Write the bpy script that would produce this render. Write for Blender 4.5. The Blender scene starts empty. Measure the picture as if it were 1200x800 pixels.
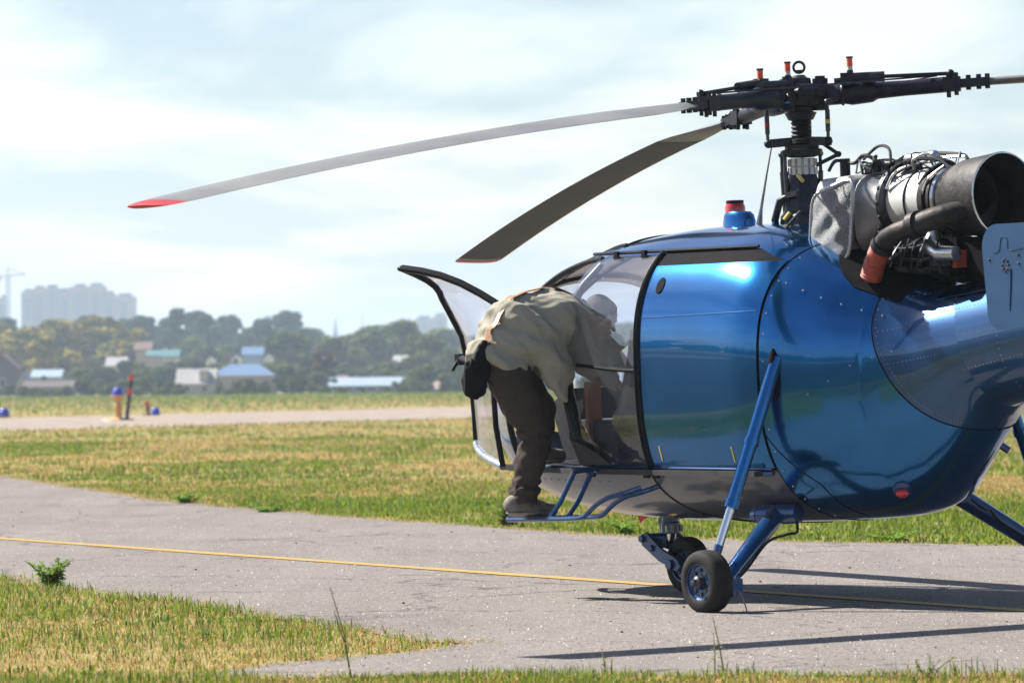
import bpy, math, random
import numpy as np
from mathutils import Vector, Matrix
random.seed(7); rng = np.random.default_rng(11)
R = math.radians
scene = bpy.context.scene
col = scene.collection

# ------------------------------------------------------------------ camera
cam = bpy.data.cameras.new('camera'); camo = bpy.data.objects.new('camera', cam); col.objects.link(camo)
cam.sensor_width = 36; cam.sensor_fit = 'HORIZONTAL'; cam.lens = 156.0
cam.clip_start = 0.1; cam.clip_end = 20000
PITCH, ROLL = R(0.518), R(-0.6)
camo.matrix_world = Matrix.Translation((0, 0, 1.29)) @ Matrix.Rotation(R(90) + PITCH, 4, 'X') @ Matrix.Rotation(ROLL, 4, 'Z')
cam.dof.use_dof = True; cam.dof.focus_distance = 25.5; cam.dof.aperture_fstop = 5.8
scene.camera = camo

# ------------------------------------------------------------------ light
SUN_AZ = Vector((-0.875, 0.484)); SUN_EL = R(45)
world = bpy.data.worlds.new('World'); scene.world = world; world.use_nodes = True
nt = world.node_tree; nt.nodes.clear()
def N(tree, typ, **kw):
    n = tree.nodes.new(typ)
    for k, v in kw.items(): setattr(n, k, v)
    return n
out = N(nt, 'ShaderNodeOutputWorld'); bg = N(nt, 'ShaderNodeBackground'); bg.inputs[1].default_value = 0.05
sky = N(nt, 'ShaderNodeTexSky', sky_type='NISHITA', sun_disc=False)
sky.sun_elevation = SUN_EL; sky.sun_rotation = math.atan2(SUN_AZ.x, SUN_AZ.y)
sky.altitude = 100; sky.air_density = 1.0; sky.dust_density = 0.6; sky.ozone_density = 2.0
tc = N(nt, 'ShaderNodeTexCoord'); sx = N(nt, 'ShaderNodeSeparateXYZ')
nt.links.new(tc.outputs['Generated'], sx.inputs[0])
def M2(op, a, b, clamp=False):
    m = N(nt, 'ShaderNodeMath', operation=op, use_clamp=clamp)
    for i, v in enumerate((a, b)):
        if isinstance(v, (int, float)): m.inputs[i].default_value = v
        elif v is not None: nt.links.new(v, m.inputs[i])
    return m.outputs[0]
dz = M2('ADD', M2('MAXIMUM', sx.outputs[2], 0.0), 0.10)
cx = M2('DIVIDE', sx.outputs[0], dz); cy = M2('DIVIDE', sx.outputs[1], dz)
cb = N(nt, 'ShaderNodeCombineXYZ'); nt.links.new(cx, cb.inputs[0]); nt.links.new(cy, cb.inputs[1])
def noise_node(tree, vec, scale, detail, rough=0.5, dist=0.0):
    n = N(tree, 'ShaderNodeTexNoise'); n.inputs['Scale'].default_value = scale; n.inputs['Detail'].default_value = detail
    n.inputs['Roughness'].default_value = rough; n.inputs['Distortion'].default_value = dist
    if vec is not None: tree.links.new(vec, n.inputs['Vector'])
    return n
mp = N(nt, 'ShaderNodeMapping'); nt.links.new(cb.outputs[0], mp.inputs[0]); mp.inputs['Location'].default_value = (3.3, 1.2, 0); mp.inputs['Scale'].default_value = (1.0, 0.62, 1)
cn = noise_node(nt, mp.outputs[0], 1.5, 8, 0.55, 0.35)
rp = N(nt, 'ShaderNodeValToRGB'); nt.links.new(cn.outputs[0], rp.inputs[0])
rp.color_ramp.elements[0].position = 0.41; rp.color_ramp.elements[1].position = 0.60
mx = N(nt, 'ShaderNodeMix', data_type='RGBA'); nt.links.new(rp.outputs[0], mx.inputs['Factor'])
cw = N(nt, 'ShaderNodeVectorMath', operation='MULTIPLY_ADD'); nt.links.new(sky.outputs[0], cw.inputs[0]); cw.inputs[1].default_value = (1.85, 1.52, 1.34); cw.inputs[2].default_value = (0.25, 0.2, 0.2)
nt.links.new(sky.outputs[0], mx.inputs['A']); nt.links.new(cw.outputs[0], mx.inputs['B'])
nt.links.new(mx.outputs['Result'], bg.inputs[0]); nt.links.new(bg.outputs[0], out.inputs[0])

sl = bpy.data.lights.new('sun', 'SUN'); sl.energy = 5.0; sl.angle = R(0.53); sl.color = (1.0, 0.95, 0.87)
so = bpy.data.objects.new('sun', sl); col.objects.link(so)
sdir = Vector((SUN_AZ.x * math.cos(SUN_EL), SUN_AZ.y * math.cos(SUN_EL), math.sin(SUN_EL)))
so.rotation_euler = sdir.to_track_quat('Z', 'Y').to_euler(); so.location = (-20, 30, 40)

vs = scene.view_settings
vs.view_transform = 'Standard'; vs.look = 'None'; vs.exposure = 1.25; vs.gamma = 1.0; vs.use_curve_mapping = False
scene.cycles.max_bounces = 10; scene.cycles.transparent_max_bounces = 16; scene.cycles.volume_bounces = 0
scene.cycles.caustics_reflective = False; scene.cycles.caustics_refractive = False
scene.cycles.sample_clamp_indirect = 8.0; scene.cycles.use_denoising = True

# ------------------------------------------------------------------ helpers
def V(p): return Vector(p)
def frame_of(d):
    d = Vector(d).normalized(); t = Vector((0, 0, 1)) if abs(d.z) < 0.95 else Vector((1, 0, 0))
    x = t.cross(d).normalized(); return x, d.cross(x), d
class MB:
    def __init__(s): s.v = []; s.f = []
    def ring(s, c, x, y, r, n, r2=None):
        i = len(s.v); r2 = r if r2 is None else r2
        for k in range(n):
            a = 2 * math.pi * k / n; s.v.append(tuple(c + x * (r * math.cos(a)) + y * (r2 * math.sin(a))))
        return i
    def join(s, i, j, n):
        for k in range(n): s.f.append((i + k, i + (k + 1) % n, j + (k + 1) % n, j + k))
    def cap(s, i, n, flip=False):
        t = list(range(i, i + n)); s.f.append(tuple(reversed(t) if flip else t))
    def box(s, c, size, rot=None, taper=1.0):
        m = rot if rot is not None else Matrix.Identity(3); i = len(s.v); c = V(c)
        for z in (-.5, .5):
            k = taper if z > 0 else 1.0
            for x, y in ((-.5, -.5), (.5, -.5), (.5, .5), (-.5, .5)):
                s.v.append(tuple(c + m @ Vector((x * size[0] * k, y * size[1] * k, z * size[2]))))
        s.f += [(i + 3, i + 2, i + 1, i), (i + 4, i + 5, i + 6, i + 7)] + [(i + k, i + (k + 1) % 4, i + 4 + (k + 1) % 4, i + 4 + k) for k in range(4)]
        return s
    def bar(s, p0, p1, w, h, up=(0, 0, 1)):
        p0, p1 = V(p0), V(p1); d = (p1 - p0); L = d.length; d.normalize(); u = V(up)
        x = d.cross(u).normalized(); y = x.cross(d)
        return s.box((p0 + p1) / 2, (w, h, L), Matrix((x, y, d)).transposed())
    def cyl(s, p0, p1, r0, r1=None, n=16, cap=True):
        r1 = r0 if r1 is None else r1; p0, p1 = V(p0), V(p1); x, y, d = frame_of(p1 - p0)
        i = s.ring(p0, x, y, r0, n); j = s.ring(p1, x, y, r1, n); s.join(i, j, n)
        if cap: s.cap(i, n, True); s.cap(j, n)
        return s
    def lathe(s, p0, d, prof, n=24, cap=True):
        x, y, d = frame_of(d); p0 = V(p0); prev = None; first = None
        for t, r in prof:
            i = s.ring(p0 + d * t, x, y, max(r, 1e-4), n)
            if prev is not None: s.join(prev, i, n)
            else: first = i
            prev = i
        if cap: s.cap(first, n, True); s.cap(prev, n)
        return s
    def tube(s, pts, r, n=8, closed=False):
        pts = [V(p) for p in pts]; m = len(pts); prev = first = None; x = None
        for k, p in enumerate(pts):
            a = pts[k - 1] if (k or closed) else p; b = pts[(k + 1) % m] if (k < m - 1 or closed) else p
            d = (b - a)
            if d.length < 1e-9: d = Vector((0, 0, 1))
            d.normalize()
            if x is None: x = frame_of(d)[0]
            x = (x - d * x.dot(d))
            if x.length < 1e-6: x = frame_of(d)[0]
            x.normalize(); y = d.cross(x); rr = r[k] if isinstance(r, (list, tuple)) else r
            i = s.ring(p, x, y, rr, n)
            if prev is not None: s.join(prev, i, n)
            else: first = i
            prev = i
        if closed: s.join(prev, first, n)
        else: s.cap(first, n, True); s.cap(prev, n)
        return s
    def sph(s, c, r, n=12, m=8, rot=None):
        if isinstance(r, (int, float)): r = (r, r, r)
        q = rot if rot is not None else Matrix.Identity(3); c = V(c); rows = []
        for j in range(m + 1):
            t = math.pi * j / m - math.pi / 2; i = len(s.v); rr = max(math.cos(t), 1e-3)
            for k in range(n):
                a = 2 * math.pi * k / n
                s.v.append(tuple(c + q @ Vector((r[0] * rr * math.cos(a), r[1] * rr * math.sin(a), r[2] * math.sin(t)))))
            if rows: s.join(rows[-1], i, n)
            rows.append(i)
        s.cap(rows[0], n, True); s.cap(rows[-1], n); return s
    def torus(s, c, axis, Rr, r, n=28, m=8):
        x, y, d = frame_of(axis); c = V(c)
        return s.tube([c + x * (Rr * math.cos(2 * math.pi * k / n)) + y * (Rr * math.sin(2 * math.pi * k / n)) for k in range(n)], r, m, True)
    def slab(s, poly, off):
        """closed polygon (3-D points) extruded by vector off"""
        n = len(poly); i = len(s.v); off = V(off)
        s.v += [tuple(V(p)) for p in poly] + [tuple(V(p) + off) for p in poly]
        s.f.append(tuple(reversed(range(i, i + n)))); s.f.append(tuple(range(i + n, i + 2 * n)))
        for k in range(n): s.f.append((i + k, i + (k + 1) % n, i + n + (k + 1) % n, i + n + k))
        return s
    def sheet(s, P, Nn=None, th=0.0):
        """grid of points P[i][j]; with normals Nn and th it becomes a closed shell"""
        a, b = len(P), len(P[0]); i0 = len(s.v)
        for row in P: s.v += [tuple(p) for p in row]
        for i in range(a - 1):
            for j in range(b - 1): s.f.append((i0 + i * b + j, i0 + (i + 1) * b + j, i0 + (i + 1) * b + j + 1, i0 + i * b + j + 1))
        if th:
            i1 = len(s.v)
            for i in range(a): s.v += [tuple(V(P[i][j]) - V(Nn[i][j]) * th) for j in range(b)]
            for i in range(a - 1):
                for j in range(b - 1): s.f.append((i1 + i * b + j, i1 + i * b + j + 1, i1 + (i + 1) * b + j + 1, i1 + (i + 1) * b + j))
            rim = [(0, j) for j in range(b)] + [(i, b - 1) for i in range(1, a)] + [(a - 1, j) for j in range(b - 2, -1, -1)] + [(i, 0) for i in range(a - 2, 0, -1)]
            for k in range(len(rim)):
                p, q = rim[k], rim[(k + 1) % len(rim)]
                s.f.append((i0 + p[0] * b + p[1], i0 + q[0] * b + q[1], i1 + q[0] * b + q[1], i1 + p[0] * b + p[1]))
        return s
    def mesh(s, name, mat, smooth=True, ang=38):
        me = bpy.data.meshes.new(name); me.from_pydata(s.v, [], s.f); me.update()
        if mat is not None: me.materials.append(mat)
        if smooth:
            me.polygons.foreach_set('use_smooth', [True] * len(me.polygons)); me.set_sharp_from_angle(angle=R(ang))
        return me
    def build(s, name, mat, parent=None, smooth=True, ang=38):
        return link(name, s.mesh(name, mat, smooth, ang), parent)
def link(name, me, parent=None):
    o = bpy.data.objects.new(name, me); col.objects.link(o)
    if parent is not None: o.parent = parent
    return o
def tag(o, label=None, cat=None, group=None, kind=None):
    for k, v in (('label', label), ('category', cat), ('group', group), ('kind', kind)):
        if v: o[k] = v
    return o
def empty(name, loc=(0, 0, 0), rz=0.0):
    o = bpy.data.objects.new(name, None); col.objects.link(o); o.location = loc; o.rotation_euler = (0, 0, rz); o.empty_display_size = 0.2
    return o
def copy_tree(o, parent=None):
    c = o.copy(); col.objects.link(c); c.parent = parent
    for ch in list(o.children): copy_tree(ch, c)
    return c

# ------------------------------------------------------------------ materials
def mat(name, base, rough=0.5, metal=0.0, vary=0.0, vscale=8.0, bump=0.0, bscale=40.0, coat=0.0, coat_r=0.03, spec=None, emis=None, rvary=0.0, dirt_or_reflection=None):
    m = bpy.data.materials.new(name); m.use_nodes = True; t = m.node_tree; b = t.nodes['Principled BSDF']
    b.inputs['Base Color'].default_value = (*base, 1); b.inputs['Roughness'].default_value = rough; b.inputs['Metallic'].default_value = metal
    b.inputs['Coat Weight'].default_value = coat; b.inputs['Coat Roughness'].default_value = coat_r
    if spec is not None: b.inputs['Specular IOR Level'].default_value = spec
    c = N(t, 'ShaderNodeTexCoord')
    if vary or dirt_or_reflection:
        n = noise_node(t, c.outputs['Object'], vscale, 6, 0.6); x = N(t, 'ShaderNodeMix', data_type='RGBA')
        r = N(t, 'ShaderNodeValToRGB'); r.color_ramp.elements[0].position = 0.35; r.color_ramp.elements[1].position = 0.68
        t.links.new(n.outputs[0], r.inputs[0]); t.links.new(r.outputs[0], x.inputs['Factor'])
        hi = dirt_or_reflection if dirt_or_reflection else tuple(min(1, v * (1 + vary)) for v in base); lo = base if dirt_or_reflection else tuple(v * (1 - vary) for v in base)
        x.inputs['A'].default_value = (*lo, 1); x.inputs['B'].default_value = (*hi, 1); t.links.new(x.outputs['Result'], b.inputs['Base Color'])
    if rvary:
        n = noise_node(t, c.outputs['Object'], vscale * 1.7, 5, 0.6); r = N(t, 'ShaderNodeMapRange')
        r.inputs['To Min'].default_value = max(0, rough - rvary); r.inputs['To Max'].default_value = rough + rvary
        t.links.new(n.outputs[0], r.inputs['Value']); t.links.new(r.outputs[0], b.inputs['Roughness'])
    if bump:
        n = noise_node(t, c.outputs['Object'], bscale, 5, 0.6); u = N(t, 'ShaderNodeBump'); u.inputs['Strength'].default_value = bump; u.inputs['Distance'].default_value = 0.01
        t.links.new(n.outputs[0], u.inputs['Height']); t.links.new(u.outputs[0], b.inputs['Normal'])
    if emis: b.inputs['Emission Color'].default_value = (*emis[0], 1); b.inputs['Emission Strength'].default_value = emis[1]
    return m
def attr_mat(name, rough=0.7, trans=0.35, spec=0.3):
    """foliage: leaf colour from the 'Col' attribute, part of the light passes through"""
    m = bpy.data.materials.new(name); m.use_nodes = True; t = m.node_tree; b = t.nodes['Principled BSDF']; o = t.nodes['Material Output']
    a = N(t, 'ShaderNodeAttribute', attribute_name='Col'); t.links.new(a.outputs['Color'], b.inputs['Base Color'])
    b.inputs['Roughness'].default_value = rough; b.inputs['Specular IOR Level'].default_value = spec
    d = N(t, 'ShaderNodeBsdfTranslucent'); t.links.new(a.outputs['Color'], d.inputs[0]); x = N(t, 'ShaderNodeMixShader'); x.inputs[0].default_value = trans
    t.links.new(b.outputs[0], x.inputs[1]); t.links.new(d.outputs[0], x.inputs[2]); t.links.new(x.outputs[0], o.inputs[0])
    return m
def glass_mat(name, tint, dust=0.05, dustcol=(0.75, 0.8, 0.9), ior=1.5):
    """thin pane: tinted see-through film, Fresnel reflection and a little dust"""
    m = bpy.data.materials.new(name); m.use_nodes = True; t = m.node_tree; t.nodes.clear()
    o = N(t, 'ShaderNodeOutputMaterial'); tr = N(t, 'ShaderNodeBsdfTransparent'); tr.inputs[0].default_value = (*tint, 1)
    g = N(t, 'ShaderNodeBsdfGlossy'); g.inputs['Roughness'].default_value = 0.015; g.inputs['Color'].default_value = (.95, .97, 1, 1)
    d = N(t, 'ShaderNodeBsdfDiffuse'); d.inputs[0].default_value = (*dustcol, 1)
    lw = N(t, 'ShaderNodeLayerWeight'); lw.inputs[0].default_value = 0.5; pw = N(t, 'ShaderNodeMath', operation='POWER'); pw.inputs[1].default_value = 5; t.links.new(lw.outputs['Facing'], pw.inputs[0]); f = N(t, 'ShaderNodeMath', operation='MULTIPLY_ADD'); f.inputs[1].default_value = 0.95; f.inputs[2].default_value = 0.045; t.links.new(pw.outputs[0], f.inputs[0])
    c = N(t, 'ShaderNodeTexCoord'); n = noise_node(t, c.outputs['Object'], 2.0, 3, 0.5); r = N(t, 'ShaderNodeMapRange')
    r.inputs['From Min'].default_value = 0.35; r.inputs['From Max'].default_value = 0.7; r.inputs['To Min'].default_value = dust * 0.5; r.inputs['To Max'].default_value = dust * 1.6
    t.links.new(n.outputs[0], r.inputs['Value'])
    x1 = N(t, 'ShaderNodeMixShader'); x2 = N(t, 'ShaderNodeMixShader')
    t.links.new(r.outputs[0], x1.inputs[0]); t.links.new(tr.outputs[0], x1.inputs[1]); t.links.new(d.outputs[0], x1.inputs[2])
    t.links.new(f.outputs[0], x2.inputs[0]); t.links.new(x1.outputs[0], x2.inputs[1]); t.links.new(g.outputs[0], x2.inputs[2]); t.links.new(x2.outputs[0], o.inputs[0])
    return m
MT = dict(
    blue=mat('blue metallic paint', (0.002, 0.122, 0.35), 0.18, 0.94, vary=0.10, vscale=2.5, coat=0.75, coat_r=0.02),
    boom=mat('blue boom paint', (0.006, 0.060, 0.175), 0.30, 0.7, vary=0.15, vscale=3, coat=1.0, coat_r=0.05),
    finblue=mat('blue grey fin paint', (0.022, 0.075, 0.18), 0.34, 0.35, vary=0.12, vscale=6, coat=0.5, coat_r=0.15),
    belly=mat('belly paint with painted reflection', (0.02, 0.045, 0.10), 0.36, 0.35, dirt_or_reflection=(0.11, 0.11, 0.112), vscale=1.8, coat=0.8, coat_r=0.10),  # grey blotches paint the ground's reflection into the belly colour
    darkblue=mat('dark blue paint', (0.004, 0.05, 0.17), 0.3, 0.4, vary=0.2, coat=1.0, coat_r=0.05),
    black=mat('black frame paint', (0.008, 0.008, 0.009), 0.4, 0.0, vary=0.3, spec=0.2),
    rotor=mat('dark rotor metal', (0.020, 0.022, 0.030), 0.42, 0.55, vary=0.35, vscale=14, bump=0.15, bscale=60, rvary=0.12),
    rotor2=mat('worn rotor metal', (0.06, 0.065, 0.075), 0.4, 0.6, vary=0.4, vscale=18, rvary=0.15),
    steel=mat('bright steel', (0.55, 0.56, 0.58), 0.28, 1.0, vary=0.15, vscale=10, rvary=0.1),
    alu=mat('dull aluminium', (0.42, 0.43, 0.45), 0.48, 0.85, vary=0.25, vscale=9, bump=0.1, rvary=0.12),
    casing=mat('pale engine casing', (0.62, 0.61, 0.59), 0.5, 0.25, vary=0.12, vscale=7, rvary=0.1),
    mesh=mat('wire mesh screen', (0.21, 0.21, 0.215), 0.6, 0.5, vary=0.30, vscale=90, bump=0.9, bscale=160),
    duct=mat('grey painted duct', (0.33, 0.33, 0.335), 0.5, 0.3, vary=0.2, vscale=8),
    soot=mat('sooty exhaust metal', (0.034, 0.030, 0.029), 0.55, 0.6, vary=0.5, vscale=8, bump=0.5, bscale=25),
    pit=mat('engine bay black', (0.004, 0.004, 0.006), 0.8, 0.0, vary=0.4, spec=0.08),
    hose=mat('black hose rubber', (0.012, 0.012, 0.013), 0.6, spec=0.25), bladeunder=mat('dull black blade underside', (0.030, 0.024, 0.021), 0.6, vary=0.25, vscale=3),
    orange=mat('orange silicone hose', (0.38, 0.065, 0.035), 0.55, vary=0.2, vscale=20),
    rubber=mat('tyre rubber', (0.012, 0.0115, 0.011), 0.75, vary=0.35, vscale=12, bump=0.3, bscale=80, dirt_or_reflection=(0.024, 0.021, 0.019), spec=0.2),
    chrome=mat('polished oleo', (0.75, 0.76, 0.78), 0.12, 1.0),
    blade=mat('grey blade paint', (0.165, 0.160, 0.155), 0.42, 0.0, vary=0.18, vscale=2.2, rvary=0.08),
    bladeedge=mat('worn leading edge', (0.30, 0.27, 0.23), 0.4, 0.35, vary=0.2, vscale=9),
    red=mat('red tip paint', (0.36, 0.008, 0.010), 0.4, vary=0.15),
    redlens=mat('red lamp lens', (0.62, 0.015, 0.02), 0.12, coat=1.0),
    orangelens=mat('orange cap', (0.85, 0.10, 0.03), 0.3, vary=0.1),
    clearlens=mat('pale plastic', (0.6, 0.58, 0.55), 0.3),
    interior=mat('cabin lining', (0.045, 0.043, 0.045), 0.7, vary=0.25, spec=0.2),
    seat=mat('seat fabric', (0.05, 0.055, 0.07), 0.85, vary=0.25, bump=0.3),
    tan=mat('tan panel', (0.42, 0.20, 0.10), 0.6, vary=0.15),
    white=mat('white cloth', (0.6, 0.6, 0.6), 0.8),
    glass=glass_mat('cabin glass', (0.925, 0.935, 0.96), 0.020),
    sky_glass=glass_mat('tinted roof glass', (0.55, 0.48, 0.44), 0.03),
    door_glass=glass_mat('door glass', (0.93, 0.92, 0.95), 0.04, (0.7, 0.68, 0.75)),
    yellow=mat('yellow decal', (0.65, 0.50, 0.12), 0.5),
)
# ------------------------------------------------------------------ the ground
def ground_mat():
    m = bpy.data.materials.new('dry grass ground'); m.use_nodes = True; t = m.node_tree; b = t.nodes['Principled BSDF']
    g = N(t, 'ShaderNodeNewGeometry'); n1 = noise_node(t, g.outputs['Position'], 0.09, 6, 0.6); n2 = noise_node(t, g.outputs['Position'], 2.3, 6, 0.65); n3 = noise_node(t, g.outputs['Position'], 23, 4, 0.6)
    r1 = N(t, 'ShaderNodeValToRGB'); e = r1.color_ramp.elements; e[0].position = 0.36; e[0].color = (0.16, 0.185, 0.040, 1); e[1].position = 0.62; e[1].color = (0.34, 0.265, 0.095, 1)
    r2 = N(t, 'ShaderNodeValToRGB'); e = r2.color_ramp.elements; e[0].position = 0.32; e[0].color = (0.085, 0.085, 0.03, 1); e[1].position = 0.7; e[1].color = (0.38, 0.29, 0.14, 1)
    t.links.new(n1.outputs[0], r1.inputs[0]); t.links.new(n2.outputs[0], r2.inputs[0])
    x = N(t, 'ShaderNodeMix', data_type='RGBA'); x.inputs['Factor'].default_value = 0.45; t.links.new(r1.outputs[0], x.inputs['A']); t.links.new(r2.outputs[0], x.inputs['B'])
    y = N(t, 'ShaderNodeMix', data_type='RGBA', blend_type='MULTIPLY'); y.inputs['Factor'].default_value = 0.5; t.links.new(x.outputs['Result'], y.inputs['A']); t.links.new(n3.outputs['Color'], y.inputs['B'])
    t.links.new(x.outputs['Result'], b.inputs['Base Color']); b.inputs['Roughness'].default_value = 0.95; b.inputs['Specular IOR Level'].default_value = 0.1
    u = N(t, 'ShaderNodeBump'); u.inputs['Strength'].default_value = 0.6; u.inputs['Distance'].default_value = 0.05; t.links.new(n3.outputs[0], u.inputs['Height']); t.links.new(u.outputs[0], b.inputs['Normal'])
    return m
def asphalt_mat(name, base, speck):
    m = bpy.data.materials.new(name); m.use_nodes = True; t = m.node_tree; b = t.nodes['Principled BSDF']; g = N(t, 'ShaderNodeNewGeometry'); P = g.outputs['Position']
    big = noise_node(t, P, 0.35, 6, 0.6, 0.4); fine = noise_node(t, P, 60, 3, 0.7); vo = N(t, 'ShaderNodeTexVoronoi'); vo.inputs['Scale'].default_value = 55; t.links.new(P, vo.inputs['Vector'])
    mp_ = N(t, 'ShaderNodeMapping'); mp_.inputs['Rotation'].default_value = (0, 0, R(28)); mp_.inputs['Scale'].default_value = (1.6, 0.16, 1); t.links.new(P, mp_.inputs[0]); st = noise_node(t, mp_.outputs[0], 1.0, 7, 0.7)
    def ramp(src, p0, c0, p1, c1):
        r = N(t, 'ShaderNodeValToRGB'); e = r.color_ramp.elements; e[0].position = p0; e[0].color = (*c0, 1); e[1].position = p1; e[1].color = (*c1, 1); t.links.new(src, r.inputs[0]); return r.outputs[0]
    def mix(a, b_, f, bt='MIX'):
        x = N(t, 'ShaderNodeMix', data_type='RGBA', blend_type=bt)
        x.inputs['Factor'].default_value = f; t.links.new(a, x.inputs['A']); t.links.new(b_, x.inputs['B']); return x.outputs['Result']
    lo = tuple(v * 0.92 for v in base); hi = tuple(v * 1.07 for v in base)
    c = ramp(big.outputs[0], 0.3, lo, 0.7, hi)
    c = mix(c, ramp(st.outputs[0], 0.34, (0.78,) * 3, 0.62, (1.06,) * 3), 0.65, 'MULTIPLY')
    c = mix(c, ramp(fine.outputs[0], 0.36, (0.45,) * 3, 0.66, (1.45,) * 3), speck, 'MULTIPLY')
    c = mix(c, ramp(vo.outputs['Color'], 0.0, (0.86,) * 3, 1.0, (1.14,) * 3), 0.8, 'MULTIPLY')
    vc = N(t, 'ShaderNodeTexVoronoi', feature='DISTANCE_TO_EDGE'); vc.inputs['Scale'].default_value = 0.42; wob = N(t, 'ShaderNodeVectorMath', operation='MULTIPLY_ADD'); t.links.new(noise_node(t, P, 1.1, 5, 0.6).outputs['Color'], wob.inputs[0]); wob.inputs[1].default_value = (1.4, 1.4, 0); t.links.new(P, wob.inputs[2]); t.links.new(wob.outputs[0], vc.inputs['Vector']); c = mix(c, ramp(vc.outputs['Distance'], 0.004, (0.45,) * 3, 0.010, (1,) * 3), 0.75, 'MULTIPLY')
    oil = noise_node(t, P, 0.8, 3, 0.5); c = mix(c, ramp(oil.outputs[0], 0.24, (0.62,) * 3, 0.31, (1,) * 3), 0.8, 'MULTIPLY')
    v2 = N(t, 'ShaderNodeTexVoronoi'); v2.inputs['Scale'].default_value = 26; t.links.new(P, v2.inputs['Vector']); c = mix(c, ramp(v2.outputs['Distance'], 0.05, (3.2,) * 3, 0.09, (1,) * 3), 0.8, 'MULTIPLY')  # bright dots: pale aggregate and sun glints, both painted into the colour
    t.links.new(c, b.inputs['Base Color']); b.inputs['Roughness'].default_value = 0.85; b.inputs['Specular IOR Level'].default_value = 0.06
    u = N(t, 'ShaderNodeBump'); u.inputs['Strength'].default_value = 0.5; u.inputs['Distance'].default_value = 0.006; t.links.new(fine.outputs[0], u.inputs['Height']); t.links.new(u.outputs[0], b.inputs['Normal'])
    return m
MT['ground'] = ground_mat(); MT['asphalt'] = asphalt_mat('worn taxiway asphalt', (0.212, 0.190, 0.174), 0.6); MT['runway'] = asphalt_mat('pale runway asphalt', (0.30, 0.25, 0.21), 0.3)

def jag(poly, step, amp, keep=lambda p: True):
    o = []; n = len(poly)
    for i in range(n):
        a, b = Vector(poly[i]), Vector(poly[(i + 1) % n]); m = max(1, int((b - a).length / step)) if keep(a) and keep(b) else 1
        for k in range(m):
            p = a.lerp(b, k / m); j = amp if (m > 1) else 0
            o.append((p.x + random.gauss(0, j), p.y + random.gauss(0, j * 1.4)))
    return o
TAXI = [(-1.75, 19.3), (-0.8, 19.42), (0, 19.4), (1.1, 19.15), (2.2, 18.95), (8, 18.4), (45, 15), (45, 26), (12, 31.0), (6, 32.6), (3.87, 33.68), (2.97, 34.47), (2.01, 35.11), (1.03, 36.36), (-0.02, 38.8),
        (-0.8, 40.69), (-1.66, 42.77), (-2.65, 45.7), (-3.79, 49.06), (-5.36, 55.57), (-7.48, 64.71), (-9.6, 78), (-12.3, 100), (-17.0, 128), (-50, 128), (-36, 90), (-14, 49.5), (-5.5, 33.4), (-3.43, 29.61),
        (-2.95, 28.28), (-2.41, 27.05), (-1.92, 26.12), (-1.44, 24.69), (-0.9, 23.08), (-0.57, 22.25), (-0.27, 21.7), (-0.54, 21.13), (-0.81, 20.79), (-1.18, 20.17), (-1.39, 19.85)]
TAXI_J = jag(TAXI, 0.22, 0.045, lambda p: abs(p[0]) < 9 and p[1] < 66)
RUN = [(-60.4, 30), (-15.0, 129.8), (-1.86, 158.4), (150, 505), (460, 1200), (420, 1215), (125, 545), (-2.67, 228.5), (-21.12, 182.8), (-85, 40)]
def flat(name, poly, z, m):
    me = bpy.data.meshes.new(name); me.from_pydata([(x, y, z) for x, y in poly], [], [tuple(range(len(poly)))]); me.materials.append(m); me.update()
    o = link(name, me); o['kind'] = 'structure'; return o
gm = MB()
xs = [-4000, -1500, -400, -120, -40, 40, 120, 400, 1500, 4000]; ys = [-4000, -1200, -300, -60, 10, 60, 200, 500, 1200, 2500, 6000]
gm.sheet([[(x, y, 0.0) for x in xs] for y in ys]); go = gm.build('grass_field', MT['ground'], None, False); go['kind'] = 'structure'
for p in go.data.polygons:
    if p.normal.z < 0: p.flip()
taxi = flat('taxiway', TAXI_J, 0.008, MT['asphalt']); runw = flat('runway', RUN, 0.006, MT['runway'])
ap = [(-140, -80), (60, -80), (60, 13), (3.2, 16.2), (-3.0, 16.6), (-4.6, 18.5), (-6.5, 30), (-8.5, 46), (-12, 70), (-18.5, 118), (-140, 118)]; flat('unseen_dark_ground', ap, 0.003, mat('added dark ground', (.055, .053, .052), .9, vary=.2, vscale=.5, spec=.1))  # dark ground added out of view to darken paint reflections and bounce light
MT['line'] = mat('worn yellow road paint', (0.46, 0.27, 0.055), 0.7, vary=0.25, vscale=9, dirt_or_reflection=(0.34, 0.24, 0.11), spec=0.1)
la, lb = Vector((-27, 79.66)), Vector((12.5, 6.2)); dl = (lb - la).normalized(); nl = Vector((dl.y, -dl.x)) * 0.078
ln = MB(); pts = []
K = 60
P2 = [[(*(la.lerp(lb, k / K) + nl * s * (1 + 0.12 * random.uniform(-1, 1))), 0.013) for s in (-1, 1)] for k in range(K + 1) if la.lerp(lb, k / K).y > 19.4]
ln.sheet(P2); lo_ = ln.build('centre_line', MT['line'], taxi, False)
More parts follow.
